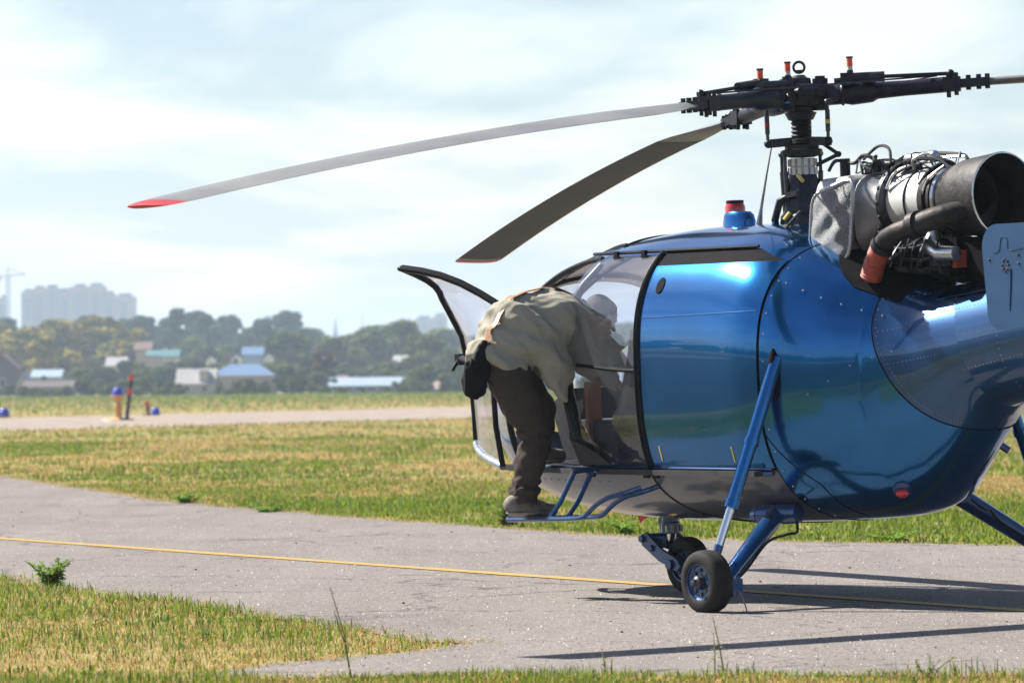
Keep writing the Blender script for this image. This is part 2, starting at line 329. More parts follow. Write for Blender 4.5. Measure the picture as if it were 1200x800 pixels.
# pebbles and crumbs lying on the asphalt
MT['stone'] = mat('dark pebble', (0.05, 0.048, 0.045), 0.9, vary=0.4)
def in_poly(px, py, poly):
    c = np.zeros(len(px), bool); n = len(poly); j = n - 1
    for i in range(n):
        xi, yi = poly[i]; xj, yj = poly[j]
        if yi != yj: c ^= ((yi > py) != (yj > py)) & (px < (xj - xi) * (py - yi) / (yj - yi) + xi)
        j = i
    return c
pb = MB()
for k in range(150):
    y = random.uniform(19.6, 48); x = random.uniform(-0.125, 0.125) * y; r = random.choice((.003, .004, .004, .006, .009))
    if not in_poly(np.array([x]), np.array([y]), TAXI)[0]: continue
    pb.sph((x, y, 0.008 + r * .4), (r * 1.3, r, r * .8), 5, 3, Matrix.Rotation(random.uniform(0, 6), 3, 'Z'))
po = pb.build('pebbles', MT['stone'], None, False); po['kind'] = 'stuff'; po['label'] = 'tiny dark stones scattered over the grey taxiway'; po['category'] = 'pebbles'

# ------------------------------------------------------------------ grass (stuff)
def grit():
    n = 60000; y = 19 + 50 * rng.beta(1.0, 2.0, n); x = rng.uniform(-.13, .13, n) * y; k = in_poly(x, y, TAXI); x, y = x[k], y[k]; n = len(x); r = rng.uniform(.0018, .0046, n) * rng.choice([.8, 1, 1.6], n, p=[.5, .4, .1]); a = rng.uniform(0, 6.28, n)
    V_ = np.zeros((n, 4, 3))
    for q in range(3): V_[:, q] = np.stack([x + r * np.cos(a + q * 2.09) * rng.uniform(.7, 1.4, n), y + r * np.sin(a + q * 2.09) * rng.uniform(.7, 1.4, n), np.full(n, .006)], 1)
    V_[:, 3] = np.stack([x + rng.normal(0, .3, n) * r, y + rng.normal(0, .3, n) * r, .008 + r * rng.uniform(.6, 1.3, n)], 1)
    lite = rng.random(n) < .33; c = np.where(lite[:, None], np.array([[.56, .51, .46]]), np.array([[.055, .050, .047]])) * rng.uniform(.6, 1.2, (n, 1))
    F = np.concatenate([np.arange(n)[:, None] * 4 + np.array([[q, (q + 1) % 3, 3]]) for q in range(3)]); return V_.reshape(-1, 3), F, np.repeat(c, 4, 0)
MT['grass'] = attr_mat('grass blade', 0.7, 0.4)
def vnoise(x, y, s, seed=0):
    r = np.random.default_rng(seed); tab = r.random((256, 256)); x = x * s + 1000.3; y = y * s + 1000.7
    xi = np.floor(x).astype(int); yi = np.floor(y).astype(int); fx = x - xi; fy = y - yi; fx = fx * fx * (3 - 2 * fx); fy = fy * fy * (3 - 2 * fy)
    a = tab[xi % 256, yi % 256]; b = tab[(xi + 1) % 256, yi % 256]; c = tab[xi % 256, (yi + 1) % 256]; d = tab[(xi + 1) % 256, (yi + 1) % 256]
    return (a * (1 - fx) + b * fx) * (1 - fy) + (c * (1 - fx) + d * fx) * fy
def fast_mesh(name, verts, faces_idx, nper, colors, m):
    me = bpy.data.meshes.new(name); nv = len(verts); nf = len(faces_idx)
    me.vertices.add(nv); me.vertices.foreach_set('co', verts.astype(np.float32).ravel()); me.loops.add(nf * nper); me.loops.foreach_set('vertex_index', faces_idx.astype(np.int32).ravel())
    me.polygons.add(nf); me.polygons.foreach_set('loop_start', np.arange(nf, dtype=np.int32) * nper)
    try: me.polygons.foreach_set('loop_total', np.full(nf, nper, np.int32))
    except Exception: pass
    a = me.color_attributes.new('Col', 'FLOAT_COLOR', 'POINT'); c4 = np.ones((nv, 4), np.float32); c4[:, :3] = colors; a.data.foreach_set('color', c4.ravel())
    me.materials.append(m); me.update(calc_edges=True); me.validate(); return me
GREEN = np.array([[.120, .190, .014], [.175, .25, .020], [.085, .140, .016], [.22, .26, .025]]); DRY = np.array([[.47, .32, .12], [.40, .26, .095], [.54, .40, .18], [.28, .17, .065]])
MT['grit'] = attr_mat('stone chippings', .45, 0.0, .5)
gv, gf, gc = grit(); tag(link('asphalt_grit', fast_mesh('asphalt_grit', gv, gf, 3, gc, MT['grit'])), 'fine pale and dark stone chips all over the taxiway surface', 'grit', None, 'stuff')
def grass(name, x, y, nb, h, w, lean, green, label, spread=0.05, z0=0.0):
    """clumps at x,y (arrays); green: chance 0..1 that a blade is green"""
    n = len(x); idx = np.repeat(np.arange(n), nb); m = len(idx)
    bx = x[idx] + rng.normal(0, spread, m); by = y[idx] + rng.normal(0, spread, m); ang = rng.uniform(0, 2 * np.pi, m)
    hh = h[idx] * rng.uniform(0.45, 1.15, m); ww = w[idx] * rng.uniform(0.6, 1.3, m); le = lean * rng.uniform(0.1, 1.25, m)
    dx, dy = np.cos(ang), np.sin(ang); px, py = -dy, dx
    isg = rng.random(m) < green[idx]; c = np.where(isg[:, None], GREEN[rng.integers(0, 4, m)], DRY[rng.integers(0, 4, m)]) * rng.uniform(0.75, 1.25, (m, 1))
    le = np.where(isg, le, le * 2.3); hh = np.where(isg, hh, hh * 0.62)
    V_ = np.zeros((m, 5, 3)); z = np.full(m, z0)
    V_[:, 0] = np.stack([bx - px * ww / 2, by - py * ww / 2, z], 1); V_[:, 1] = np.stack([bx + px * ww / 2, by + py * ww / 2, z], 1)
    mx_, my_ = bx + dx * hh * le * .35, by + dy * hh * le * .35
    V_[:, 2] = np.stack([mx_ + px * ww * .42, my_ + py * ww * .42, z + hh * .6], 1); V_[:, 3] = np.stack([mx_ - px * ww * .42, my_ - py * ww * .42, z + hh * .6], 1)
    V_[:, 4] = np.stack([bx + dx * hh * le, by + dy * hh * le, z + hh * np.clip(1.05 - .3 * le, .45, 1)], 1)
    o = np.arange(m)[:, None] * 5
    F = np.concatenate([o + np.array([[0, 1, 2]]), o + np.array([[0, 2, 3]]), o + np.array([[3, 2, 4]])])
    me = fast_mesh(name, V_.reshape(-1, 3), F, 3, np.repeat(c, 5, 0), MT['grass'])
    ob = link(name, me); return tag(ob, label, 'grass', None, 'stuff')
def scatter(n, y0, y1, half=0.155, extra=0.9):
    y = np.sqrt(rng.uniform(y0 * y0, y1 * y1, n)); x = rng.uniform(-1, 1, n) * (half * y + extra); return x, y
# verge at the left in front
x, y = scatter(19500, 18.2, 32); k = ~in_poly(x, y, TAXI_J) & (y < 40) & ((y > 19.2) | (y < 18.9)) & (x < 0.4) & (y > 19.0)
x, y = x[k], y[k]; g = vnoise(x, y, .9, 1) * .55 + vnoise(x, y, 3.1, 2) * .35 - .05; edge = np.clip((y - 21) / 8, 0, 1); g = g + edge * .38 - .20; g = np.clip(g * 1.15, .04, .97)
h = .035 + .055 * vnoise(x, y, 1.3, 3) * (0.6 + 1.0 * edge) + .02 * g; grass('verge_grass', x, y, 8, h, np.full(len(x), .0055), .9, g, 'patchy green and straw grass on the verge at lower left')
# the strip along the bottom of the picture, nearest to the camera
x, y = scatter(9000, 17.2, 19.5); k = ~in_poly(x, y, TAXI_J); x, y = x[k], y[k]; g = np.clip(vnoise(x, y, 2.2, 5) * .6 + .05, .05, .9)
h = .035 + .075 * vnoise(x, y, 2.7, 6) ** 2; grass('front_grass', x, y, 8, h, np.full(len(x), .005), .8, g, 'thin strip of tufted grass along the front edge of the taxiway')
# the meadow between the taxiway and the runway
def meadow(n, y0, y1, nb, hs, w, seed):
    x, y = scatter(n, y0, y1); k = ~in_poly(x, y, TAXI_J) & ~in_poly(x, y, RUN) & (y > 31); x, y = x[k], y[k]
    g = vnoise(x, y * .35, .34, 11) * .55 + vnoise(x, y * .3, 1.1, 12) * .35 + vnoise(x, y, 3.3, 14) * .35 - .14 + .16 * np.exp(-((y - 34) / 16) ** 2); g = np.clip((g - .33) * 2.2, .03, .97)
    h = hs * (.6 + .9 * vnoise(x, y, .8, 13)); h = h * np.where(vnoise(x, y, .22, 15) > .74, 1.5, 1.0); return x, y, nb, h, np.full(len(x), w), .8, g
grass('meadow_grass', *meadow(23000, 31, 58, 9, .075, .0085, 0), 'mown meadow grass with green and straw patches beside the taxiway')
grass('meadow_grass', *meadow(18500, 58, 104, 6, .085, .015, 0), 'mown meadow grass with green and straw patches farther from the taxiway', 0.09)
grass('meadow_grass', *meadow(12000, 104, 175, 5, .10, .028, 0), 'yellowish mown grass along the near edge of the runway', 0.16)
x, y = scatter(9000, 32, 75); k = ~in_poly(x, y, TAXI_J); x, y = x[k], y[k]; k = (vnoise(x, y, .55, 41) * .6 + vnoise(x, y, 1.7, 42) * .4) > .56; x, y = x[k], y[k]
grass('ground_cover', x, y, 7, .03 + .05 * vnoise(x, y, 2, 43), np.full(len(x), .028), 1.3, np.full(len(x), 1.0), 'patches of bright broad-leaved plants in the meadow grass', 0.07)
x, y = scatter(2600, 19.4, 30); k = ~in_poly(x, y, TAXI_J) & (x < .3); x, y = x[k], y[k]; k = (vnoise(x, y, 1.1, 51) + .25 * (y - 19) / 10) > .62; x, y = x[k], y[k]
grass('ground_cover', x, y, 6, .03 + .05 * vnoise(x, y, 2, 53), np.full(len(x), .016), 1.2, np.full(len(x), .95), 'patches of small broad leaves in the verge at lower left', 0.05)
x, y = scatter(5000, 19.2, 31); k = ~in_poly(x, y, TAXI_J) & (x < .4); x, y = x[k], y[k]
grass('dry_litter', x, y, 4, np.full(len(x), .022), np.full(len(x), .004), 4.0, np.full(len(x), .02), 'flattened straw lying on the verge at lower left', 0.06, 0.012)
E_ = [(TAXI_J[i], TAXI_J[(i + 1) % len(TAXI_J)]) for i in range(len(TAXI_J))]; E_ = [(a, b) for a, b in E_ if abs(a[0]) < 8 and a[1] < 66 and math.dist(a, b) < 1.0]
ex_, ey_ = [], []
for a, b in E_:
    for q in range(14): u = random.random(); o_ = random.gauss(0, .07); ex_.append(a[0] + (b[0] - a[0]) * u + o_); ey_.append(a[1] + (b[1] - a[1]) * u + random.gauss(0, .12))
ex_ = np.array(ex_); ey_ = np.array(ey_)
grass('edge_litter', ex_, ey_, 4, np.full(len(ex_), .03), np.full(len(ex_), .005), 3.0, vnoise(ex_, ey_, .7, 61) * .5, 'straw and crumbs of turf spilling over the taxiway edges', 0.05, 0.010)
x, y = scatter(14000, 185, 520); k = ~in_poly(x, y, RUN) & ~in_poly(x, y, TAXI); x, y = x[k], y[k]
g = np.clip(.30 + .4 * (y - 230) / 260 + .5 * (vnoise(x, y, .05, 21) - .5), .1, .8)
grass('far_grass', x, y, 5, .12 + .22 * vnoise(x, y, .1, 22) * (y / 400), y * .00026, .7, g, 'tall pale grass beyond the runway below the village', 0.4)

# ------------------------------------------------------------------ weeds
MT['leaf'] = attr_mat('weed leaf', 0.5, 0.35, 0.4)
def leafy(n_stem, hgt, leaf, rad, cols, seed, dens=26, droop=.5):
    r = random.Random(seed); sv, sf, sc = [], [], []; stem = MB()
    for s in range(n_stem):
        a = r.uniform(0, 6.28); top = Vector((math.cos(a) * rad * r.uniform(.2, 1), math.sin(a) * rad * r.uniform(.2, 1), hgt * r.uniform(.6, 1))); base = Vector((r.gauss(0, rad * .15), r.gauss(0, rad * .15), 0))
        mid = base.lerp(top, .5) - Vector((top.x, top.y, 0)) * .15; stem.tube([base, mid, top], [.004, .003, .0015], 5)
        for q in range(dens):
            t = r.uniform(.12, 1.0); p = base.lerp(mid, t * 2) if t < .5 else mid.lerp(top, t * 2 - 1); b = r.uniform(0, 6.28); L = leaf * r.uniform(.5, 1.15) * (1.15 - .5 * t); d = Vector((math.cos(b), math.sin(b), r.uniform(.1, .9))).normalized()
            w = d.cross(Vector((0, 0, 1))).normalized() * L * .2; e = p + d * L - Vector((0, 0, L * droop * r.random())); i = len(sv); m_ = p + d * L * .45
            sv += [p, m_ + w, e, m_ - w]; sf.append((i, i + 1, i + 2, i + 3)); c = r.choice(cols); f = r.uniform(.75, 1.25); sc += [tuple(v * f for v in c)] * 4
    return stem, fast_mesh('leaves', np.array([tuple(v) for v in sv]), np.array(sf), 4, np.array(sc), MT['leaf'])
MT['stem'] = mat('weed stem', (.16, .15, .05), .7, vary=.3)
def weed(name, loc, args, label, group=None):
    st, lm = leafy(*args); e = empty(name, loc); st.build('stem', MT['stem'], e); link('leaves', lm, e); return tag(e, label, 'weed', group)
GL = [(.16, .30, .025), (.21, .36, .035), (.11, .22, .02)]; DL = [(.25, .22, .07), (.30, .25, .10), (.16, .18, .05)]
weed('leafy_weed', (-2.93, 28.2, 0), (14, .20, .065, .20, GL + [(.24, .30, .05)], 3, 46), 'bushy bright green weed on the verge at the far left edge of the photo')
weed('dry_stalk', (-.71, 19.35, 0), (2, .42, .035, .16, DL, 5, 12), 'thin leaning weed stalk rising at the bottom left of centre')
weed('dry_stalk', (.40, 19.25, 0), (3, .13, .03, .08, DL, 6, 14), 'short straw-coloured weed stalk on the front edge below the shadow tip')
weed('dry_stalk', (.88, 19.3, 0), (2, .30, .03, .10, GL + DL, 7, 16), 'thin green weed stalk standing in front of the main wheel')
weed('dry_stalk', (1.75, 18.9, 0), (5, .12, .035, .14, GL + DL, 8, 16), 'tuft of weed stalks at the bottom edge toward the right corner')
weed('broad_weed', (-3.55, 48.1, 0), (9, .12, .08, .26, GL, 9, 30), 'bright green weed at the far edge of the taxiway, left of the person')
weed('broad_weed', (-2.45, 44.6, 0), (8, .09, .08, .32, GL, 10, 28), 'dark low weed clump on the taxiway edge between two bright patches')
weed('broad_weed', (-.05, 39.3, 0), (9, .22, .11, .20, GL + DL, 12, 24), 'tall weed tuft behind the foot of the person on the step')
weed('broad_weed', (.95, 37.0, 0), (8, .14, .10, .3, GL, 13, 20), 'low green weed under the nose of the helicopter across the taxiway')
weed('broad_weed', (3.0, 34.75, 0), (8, .10, .09, .3, GL, 14, 20), 'low green weed under the tail boom at the taxiway edge')

# ------------------------------------------------------------------ trees
MT['foliage'] = attr_mat('tree foliage', 0.8, 0.3, 0.2); MT['bark'] = mat('bark', (.07, .055, .04), .9, vary=.3)
def crown_mesh(name, seed, cols, rx, rz, z0, clumps, per, leaf):
    r = np.random.default_rng(seed); C = r.normal(0, 1, (clumps, 3)); C /= np.linalg.norm(C, axis=1)[:, None]; C *= (r.random((clumps, 1)) ** .45) * np.array([rx, rx, rz]) * .78; C[:, 2] += z0 + rz
    n = clumps * per; ci = np.repeat(np.arange(clumps), per); cr = r.uniform(.26, .46, clumps) * rx; d = r.normal(0, 1, (n, 3)); d /= np.linalg.norm(d, axis=1)[:, None]
    p = C[ci] + d * (cr[ci] * r.random(n) ** .4)[:, None] * np.array([1, 1, .8]); nn = d + r.normal(0, .55, (n, 3)); nn /= np.linalg.norm(nn, axis=1)[:, None]
    u = np.cross(nn, r.normal(0, 1, (n, 3))); u /= np.linalg.norm(u, axis=1)[:, None]; v = np.cross(nn, u); s = (leaf * r.uniform(.6, 1.4, n))[:, None]
    Q = np.stack([p - u * s - v * s * .7, p + u * s - v * s * .5, p + u * s * .8 + v * s, p - u * s * .7 + v * s * .8], 1).reshape(-1, 3)
    cc = np.array(cols)[r.integers(0, len(cols), clumps)] * r.uniform(.75, 1.25, (clumps, 1)); c = cc[ci] * r.uniform(.7, 1.3, (n, 1))
    return fast_mesh(name, Q, np.arange(n * 4).reshape(-1, 4), 4, np.repeat(c, 4, 0), MT['foliage'])
def trunk_mesh(seed, h, r0):
    r = random.Random(seed); m = MB(); m.tube([(0, 0, -.2), (r.gauss(0, .1), r.gauss(0, .1), h * .3), (r.gauss(0, .2), r.gauss(0, .2), h * .62)], [r0, r0 * .75, r0 * .4], 7)
    for k in range(4):
        a = r.uniform(0, 6.28); z = h * r.uniform(.3, .55); m.tube([(0, 0, z), (math.cos(a) * h * .12, math.sin(a) * h * .12, z + h * .1), (math.cos(a) * h * .2, math.sin(a) * h * .2, z + h * .25)], [r0 * .4, r0 * .3, r0 * .12], 5)
    return m.mesh('trunk', MT['bark'])
OL = [(.105, .135, .026), (.13, .15, .03), (.075, .105, .025)]; DK = [(.045, .078, .028), (.055, .092, .03), (.035, .06, .025)]; YE = [(.26, .22, .035), (.31, .25, .04), (.18, .18, .035)]; BR = [(.16, .075, .03), (.19, .10, .04), (.12, .08, .035)]
PROT = {}
for kind, cs in (('olive', OL), ('dark', DK), ('yellow', YE), ('brown', BR)):
    PROT[kind] = [(crown_mesh('crown', 40 + i + hash_, cs, 3.4 - .5 * i, 3.9 + .6 * i, 1.6 + .3 * i, 30, 95, .27), trunk_mesh(7 + i, 8, .2)) for i, hash_ in ((0, len(kind)), (1, 3 * len(kind)), (2, 9 * len(kind)))]
def tree(kind, x, y, h, label, group, wide=1.0, low=0.0):
    e = empty('tree', (x, y, -low), random.uniform(0, 6.28)); cm, tm = random.choice(PROT[kind]); s = h / 9.6
    for nm, me in (('crown', cm), ('trunk', tm)): link(nm, me, e)
    e.scale = (s * wide, s * wide, s); return tag(e, label, 'tree', group)
FPX = 5200.0
def wx(px, Y): return (px - 600) / FPX * Y            # metres to the right of the view axis at distance Y
def ztop(px, py, Y): return 1.29 + (447 - (600 - px) * -0.0105 - py) / FPX * Y
LB = {'olive': 'hazy olive green tree in the wood behind the village', 'dark': 'hazy dark green tree in the wood behind the village', 'yellow': 'yellowing tree in front of the pale apartment block', 'brown': 'reddish brown tree among the village roofs'}
# the wood on the skyline: rows of single trees, tops following the photograph's skyline
SK = [(-400, 380), (-60, 380), (0, 379), (30, 386), (60, 381), (95, 378), (130, 380), (152, 372), (175, 378), (200, 376), (240, 376), (285, 380), (320, 378), (350, 373), (368, 378), (380, 392), (400, 390), (425, 386), (450, 392), (475, 384), (505, 390), (540, 388), (600, 384), (800, 380), (1000, 378), (1300, 380), (1700, 380)]
def skyline(px): return float(np.interp(px, [s[0] for s in SK], [s[1] for s in SK]))
ZONES = [(25, 'left of the big apartment block'), (95, 'below the left half of the big apartment block'), (160, 'below the right half of the big apartment block'), (205, 'above the little teal roof'), (250, 'above the white house with the grey roof'), (325, 'above the broad blue roof'), (368, 'above the dark trees left of the brown tree'), (400, 'above the brown tree'), (450, 'above the left half of the long pale shed'), (490, 'above the right half of the long pale shed'), (560, 'beside the open cabin door'), (9999, 'seen only past the helicopter cabin')]
def zone(px): return next(z for lim, z in ZONES if px < lim)
def wood(kind, px, Y, h, wide): z = zone(px); return tree(kind, wx(px, Y), Y, h, 'hazy ' + ('dark' if kind == 'dark' else 'olive') + ' green skyline tree ' + z, kind + ' skyline trees ' + z, wide)
px = -45.0
while px < 735:
    Y = random.uniform(900, 1010); kind = 'dark' if (155 < px < 380 or random.random() < .35) else 'olive'
    h = ztop(px, skyline(px) + random.uniform(0, 5), Y); wood(kind, px, Y, h * random.uniform(.88, 1.04), random.uniform(.75, 1.5))
    if random.random() < .55:
        Y2 = random.uniform(780, 880); k2 = random.choice(('olive', 'dark')); wood(k2, px + 9, Y2, ztop(px + 9, skyline(px) + random.uniform(10, 26), Y2), 1.2)
    px += random.uniform(9, 15)
for px, py, Y in ((-8, 384, 760), (18, 392, 740), (38, 389, 760), (56, 386, 770), (74, 384, 765), (88, 381, 775), (104, 380, 790), (118, 383, 780), (66, 399, 700), (49, 404, 690), (150, 391, 760), (135, 392, 770)):
    tree('yellow', wx(px, Y), Y, ztop(px, py, Y), 'yellowing tree ' + zone(px), 'yellowing trees ' + zone(px), 1.45)
for px, py, Y in ((432, 389, 740), (446, 385, 760), (470, 380, 750), (345, 393, 740), (327, 395, 735), (410, 396, 745), (488, 398, 700), (505, 396, 690), (386, 398, 745), (528, 400, 680), (545, 398, 700)):
    tree('olive', wx(px, Y), Y, ztop(px, py, Y), 'broad olive green tree ' + zone(px), 'broad trees ' + zone(px), 1.2)
tree('brown', wx(378, 600), 600, ztop(378, 416, 600), LB['brown'], None, 1.5)
# low village trees and bushes in front of and between the houses
LOWT = [(10, 447, 560, 'olive'), (30, 450, 545, 'dark'), (48, 451, 520, 'olive'), (58, 446, 540, 'dark'), (94, 441, 555, 'olive'), (104, 446, 540, 'dark'), (115, 441, 560, 'olive'), (128, 444, 545, 'olive'), (143, 441, 550, 'olive'), (160, 439, 560, 'dark'), (172, 436, 575, 'olive'), (186, 440, 545, 'olive'), (198, 443, 540, 'dark'), (208, 447, 535, 'olive'), (230, 418, 640, 'dark'), (215, 421, 650, 'olive'), (190, 421, 640, 'dark'), (165, 425, 620, 'olive'),
        (278, 443, 525, 'olive'), (292, 441, 530, 'olive'), (305, 447, 522, 'olive'), (285, 448, 520, 'olive'), (332, 432, 560, 'dark'), (343, 428, 570, 'dark'), (352, 437, 545, 'dark'), (322, 421, 600, 'olive'), (337, 418, 610, 'olive'), (310, 424, 605, 'dark'), (365, 446, 540, 'olive'), (378, 443, 545, 'olive'), (372, 431, 570, 'olive'), (396, 436, 580, 'dark'), (405, 428, 600, 'olive'), (430, 428, 600, 'olive'), (450, 430, 590, 'olive'), (415, 437, 590, 'dark'),
        (487, 425, 560, 'olive'), (500, 420, 565, 'olive'), (512, 424, 560, 'dark'), (524, 428, 550, 'olive'), (535, 424, 560, 'dark'), (545, 430, 550, 'olive'), (470, 432, 580, 'olive'), (495, 440, 535, 'dark'), (540, 445, 530, 'dark'), (560, 432, 545, 'olive'), (585, 428, 555, 'dark'), (610, 430, 550, 'olive'), (640, 426, 560, 'dark'), (690, 430, 555, 'olive'), (740, 428, 560, 'dark'), (-20, 440, 550, 'dark'), (-40, 436, 560, 'olive'), (-70, 440, 550, 'dark'),
        (78, 432, 600, 'olive'), (110, 424, 640, 'dark'), (125, 421, 650, 'olive'), (96, 424, 640, 'olive'), (145, 419, 660, 'dark'), (262, 424, 620, 'olive'), (455, 418, 640, 'olive'), (475, 414, 640, 'olive'), (440, 412, 660, 'dark'), (360, 409, 660, 'olive')]
LOWT += [(p + random.uniform(-9, 9), q + random.uniform(1, 9), Y - random.uniform(4, 30), random.choice(('olive', 'dark', 'olive'))) for p, q, Y, kd in LOWT if not 215 < p < 250 and random.random() < .8 and p < 580]
LOWT += [(p, 417 + random.uniform(0, 5), 690, 'olive') for p in range(165, 480, 9)] + [(p, 447 + random.uniform(0, 6), 528, 'olive') for p in (26, 40, 66, 78, 255, 268, 300, 312, 400, 425, 452, 474, 212)]
LZ = [(25, 'at the left edge of the photo'), (90, 'around the pale blue shed'), (150, 'behind the tall blue lamp'), (205, 'left of the white house with the grey roof'), (255, 'beside the white house with the grey roof'), (325, 'in front of the broad blue roof'), (392, 'below the brown tree'), (490, 'around the long pale shed'), (560, 'beside the open cabin door'), (9999, 'seen only past the helicopter cabin')]
def ZL(px): return next(z for lim, z in LZ if px < lim)
for px, py, Y, kd in LOWT:
    h = ztop(px, py, Y); tree(kd, wx(px, Y), Y, h * 1.02, 'low ' + ('dark ' if kd == 'dark' else 'olive ') + 'green village tree ' + ZL(px), 'low ' + kd + ' village trees ' + ZL(px), 1.5, 0.25 * h)
# woods all round the airfield, left and behind the camera: seen in the paintwork only
cl = crown_mesh('crown', 77, OL + DK, 3.6, 4.2, 1.2, 16, 40, .5); w_ = []
nv = len(cl.vertices); co = np.zeros(nv * 3, np.float32); cl.vertices.foreach_get('co', co); co = co.reshape(-1, 3); cc = np.zeros(nv * 4, np.float32); cl.color_attributes['Col'].data.foreach_get('color', cc); cc = cc.reshape(-1, 4)[:, :3]
AV, AC = [], []
for k in range(60):
    p_ = random.uniform(770, 1900); Y_ = random.uniform(860, 980); s = random.uniform(1.3, 1.7); AV.append(co * np.array([s * 1.3, s * 1.3, s]) + np.array([wx(p_, Y_), Y_, -1.0])); AC.append(cc * random.uniform(.7, 1.2))
for k in range(300):
    a = R(80 + 250 * (k + random.random()) / 300); rr = random.uniform(300, 350); s = random.uniform(1.0, 1.7); AV.append(co * np.array([s * 1.3, s * 1.3, s]) + np.array([rr * math.cos(a + R(30)), rr * math.sin(a + R(30)), -1.0])); AC.append(cc * random.uniform(.7, 1.2))
AV = np.concatenate(AV); AC = np.concatenate(AC); wo = link('distant_wood', fast_mesh('distant_wood', AV, np.arange(len(AV)).reshape(-1, 4), 4, AC, MT['foliage']))
tag(wo, 'dark far-off wood on the other side of the airfield', 'wood', None, 'stuff')

# ------------------------------------------------------------------ village houses
def shade(n, c, **k): return mat(n, c, .8, vary=.15, **k)
W_ = dict(white=shade('white wall', (.45, .43, .40)), bluew=shade('pale blue wall', (.25, .36, .48)), grey=shade('grey slate roof', (.30, .29, .29)), bluer=shade('blue sheet roof', (.08, .15, .27)), redr=shade('red roof', (.15, .08, .07)), cream=shade('cream wall', (.36, .31, .26)), pale=shade('pale blue sheet roof', (.26, .33, .42)), pink=shade('pinkish wall', (.28, .20, .19)), teal=shade('teal roof', (.06, .15, .17)), wood=shade('dark boarding', (.09, .07, .065)), glaze=mat('window glass', (.03, .035, .045), .15), tin=mat('bright tin sheet', (.75, .75, .74), .35, .2))
def house(px0, px1, ytop, yeave, Y, wall, roof, label, depth=7.0, yaw=0.0, hip=False, gable=False, nwin=2, dormer=False):
    w = (px1 - px0) / FPX * Y; cx_ = wx((px0 + px1) / 2, Y); zt = ztop((px0 + px1) / 2, ytop, Y); ze = ztop((px0 + px1) / 2, yeave, Y); e = empty('house', (cx_, Y + depth / 2, 0), yaw)
    m = MB(); m.box((0, 0, ze / 2), (w * .92, depth * .9, ze)); hw, hd = w * .46, depth * .45
    if gable: m.slab([(-hw, -hd, ze), (hw, -hd, ze), (0, -hd, zt - .1)], (0, 2 * hd, 0))
    m.build('wall', W_[wall], e, False)
    m = MB(); o = .35
    if gable:
        for s in (-1, 1): m.slab([(s * (hw + o), -hd - o, ze - .25), (0, -hd - o, zt), (0, hd + o, zt), (s * (hw + o), hd + o, ze - .25)], (0, 0, .14))
    elif hip:
        A = [(-hw - o, -hd - o, ze), (hw + o, -hd - o, ze), (hw + o, hd + o, ze), (-hw - o, hd + o, ze)]; q = hw * .45; B = [(-q, 0, zt), (q, 0, zt)]; i = 0
        m.v += A + B; m.f += [(0, 1, 5, 4), (1, 2, 5), (2, 3, 4, 5), (3, 0, 4), (3, 2, 1, 0)]
    else:
        for s in (-1, 1): m.slab([(-hw - o, s * (hd + o), ze - .2), (hw + o, s * (hd + o), ze - .2), (hw + o, 0, zt), (-hw - o, 0, zt)], (0, 0, .14))
    rf = m.build('roof', W_[roof], e, False)
    if dormer: MB().box((hw * .45, -hd * .6, (ze + zt) / 2 + .1), (w * .22, hd * .7, (zt - ze) * .8)).build('dormer', W_['white'], rf, False)
    MB().box((-hw * .3, .4, zt + .25), (.5, .5, .9)).build('chimney', W_['wood'], rf, False)
    for k in range(nwin):
        x_ = -hw + (k + .5) * 2 * hw / nwin; wf = MB().box((x_, -hd - .02, ze * .55), (min(1.1, w * .16), .12, ze * .42)).build('window', W_['white'], e, False)
        MB().box((x_, -hd - .085, ze * .55), (min(.85, w * .12), .04, ze * .34)).build('pane', W_['glaze'], wf, False)
    return tag(e, label, 'house', 'village houses beyond the runway')
house(-22, 26, 416, 436, 640, 'wood', 'redr', 'house with red-edged gable roof at the left edge of the photo', gable=True, nwin=1)
house(16, 34, 437, 452, 560, 'white', 'pale', 'narrow pale gabled house beside the blue shed at the left', gable=True, nwin=1)
house(26, 84, 447, 453, 535, 'bluew', 'wood', 'long low pale blue shed behind bushes at the left', nwin=4)
house(36, 70, 434, 441, 620, 'cream', 'pale', 'low house with bright pale roof above the blue shed', nwin=3)
house(50, 86, 417, 423, 700, 'cream', 'grey', 'far house with greyish pink roof under the yellowing trees', nwin=3)
house(124, 146, 419, 428, 680, 'white', 'grey', 'small white house between trees above the tall blue lamp', nwin=2)
house(206, 251, 433, 449, 550, 'white', 'grey', 'white house with grey roof and dormer left of the blue roof', dormer=True, nwin=2)
house(244, 323, 426, 440, 575, 'cream', 'bluer', 'house under a broad blue hipped roof in the middle of the village', hip=True, nwin=4, depth=10)
house(383, 486, 443, 451, 560, 'bluew', 'pale', 'long pale blue sheet-roofed shed right of the brown tree', nwin=7)
house(483, 512, 448, 455, 545, 'pink', 'pink', 'low pinkish shed at the right end of the long blue shed', nwin=2)
house(189, 208, 410, 417, 720, 'white', 'teal', 'little house with teal roof below the dark wood', nwin=2)
house(172, 188, 411, 416, 730, 'cream', 'teal', 'low house left of the teal roof below the dark wood', nwin=2)
house(284, 307, 407, 415, 720, 'bluew', 'bluer', 'far house with blue roof below the dark wood', nwin=2)
house(396, 404, 440, 447, 590, 'pink', 'redr', 'small dark red roofed house beside the long blue shed', nwin=1)
house(462, 476, 417, 424, 690, 'white', 'grey', 'small pale house among the olive trees', nwin=1)
house(158, 176, 401, 409, 740, 'cream', 'redr', 'far house with reddish roof under the yellow tree', nwin=1)
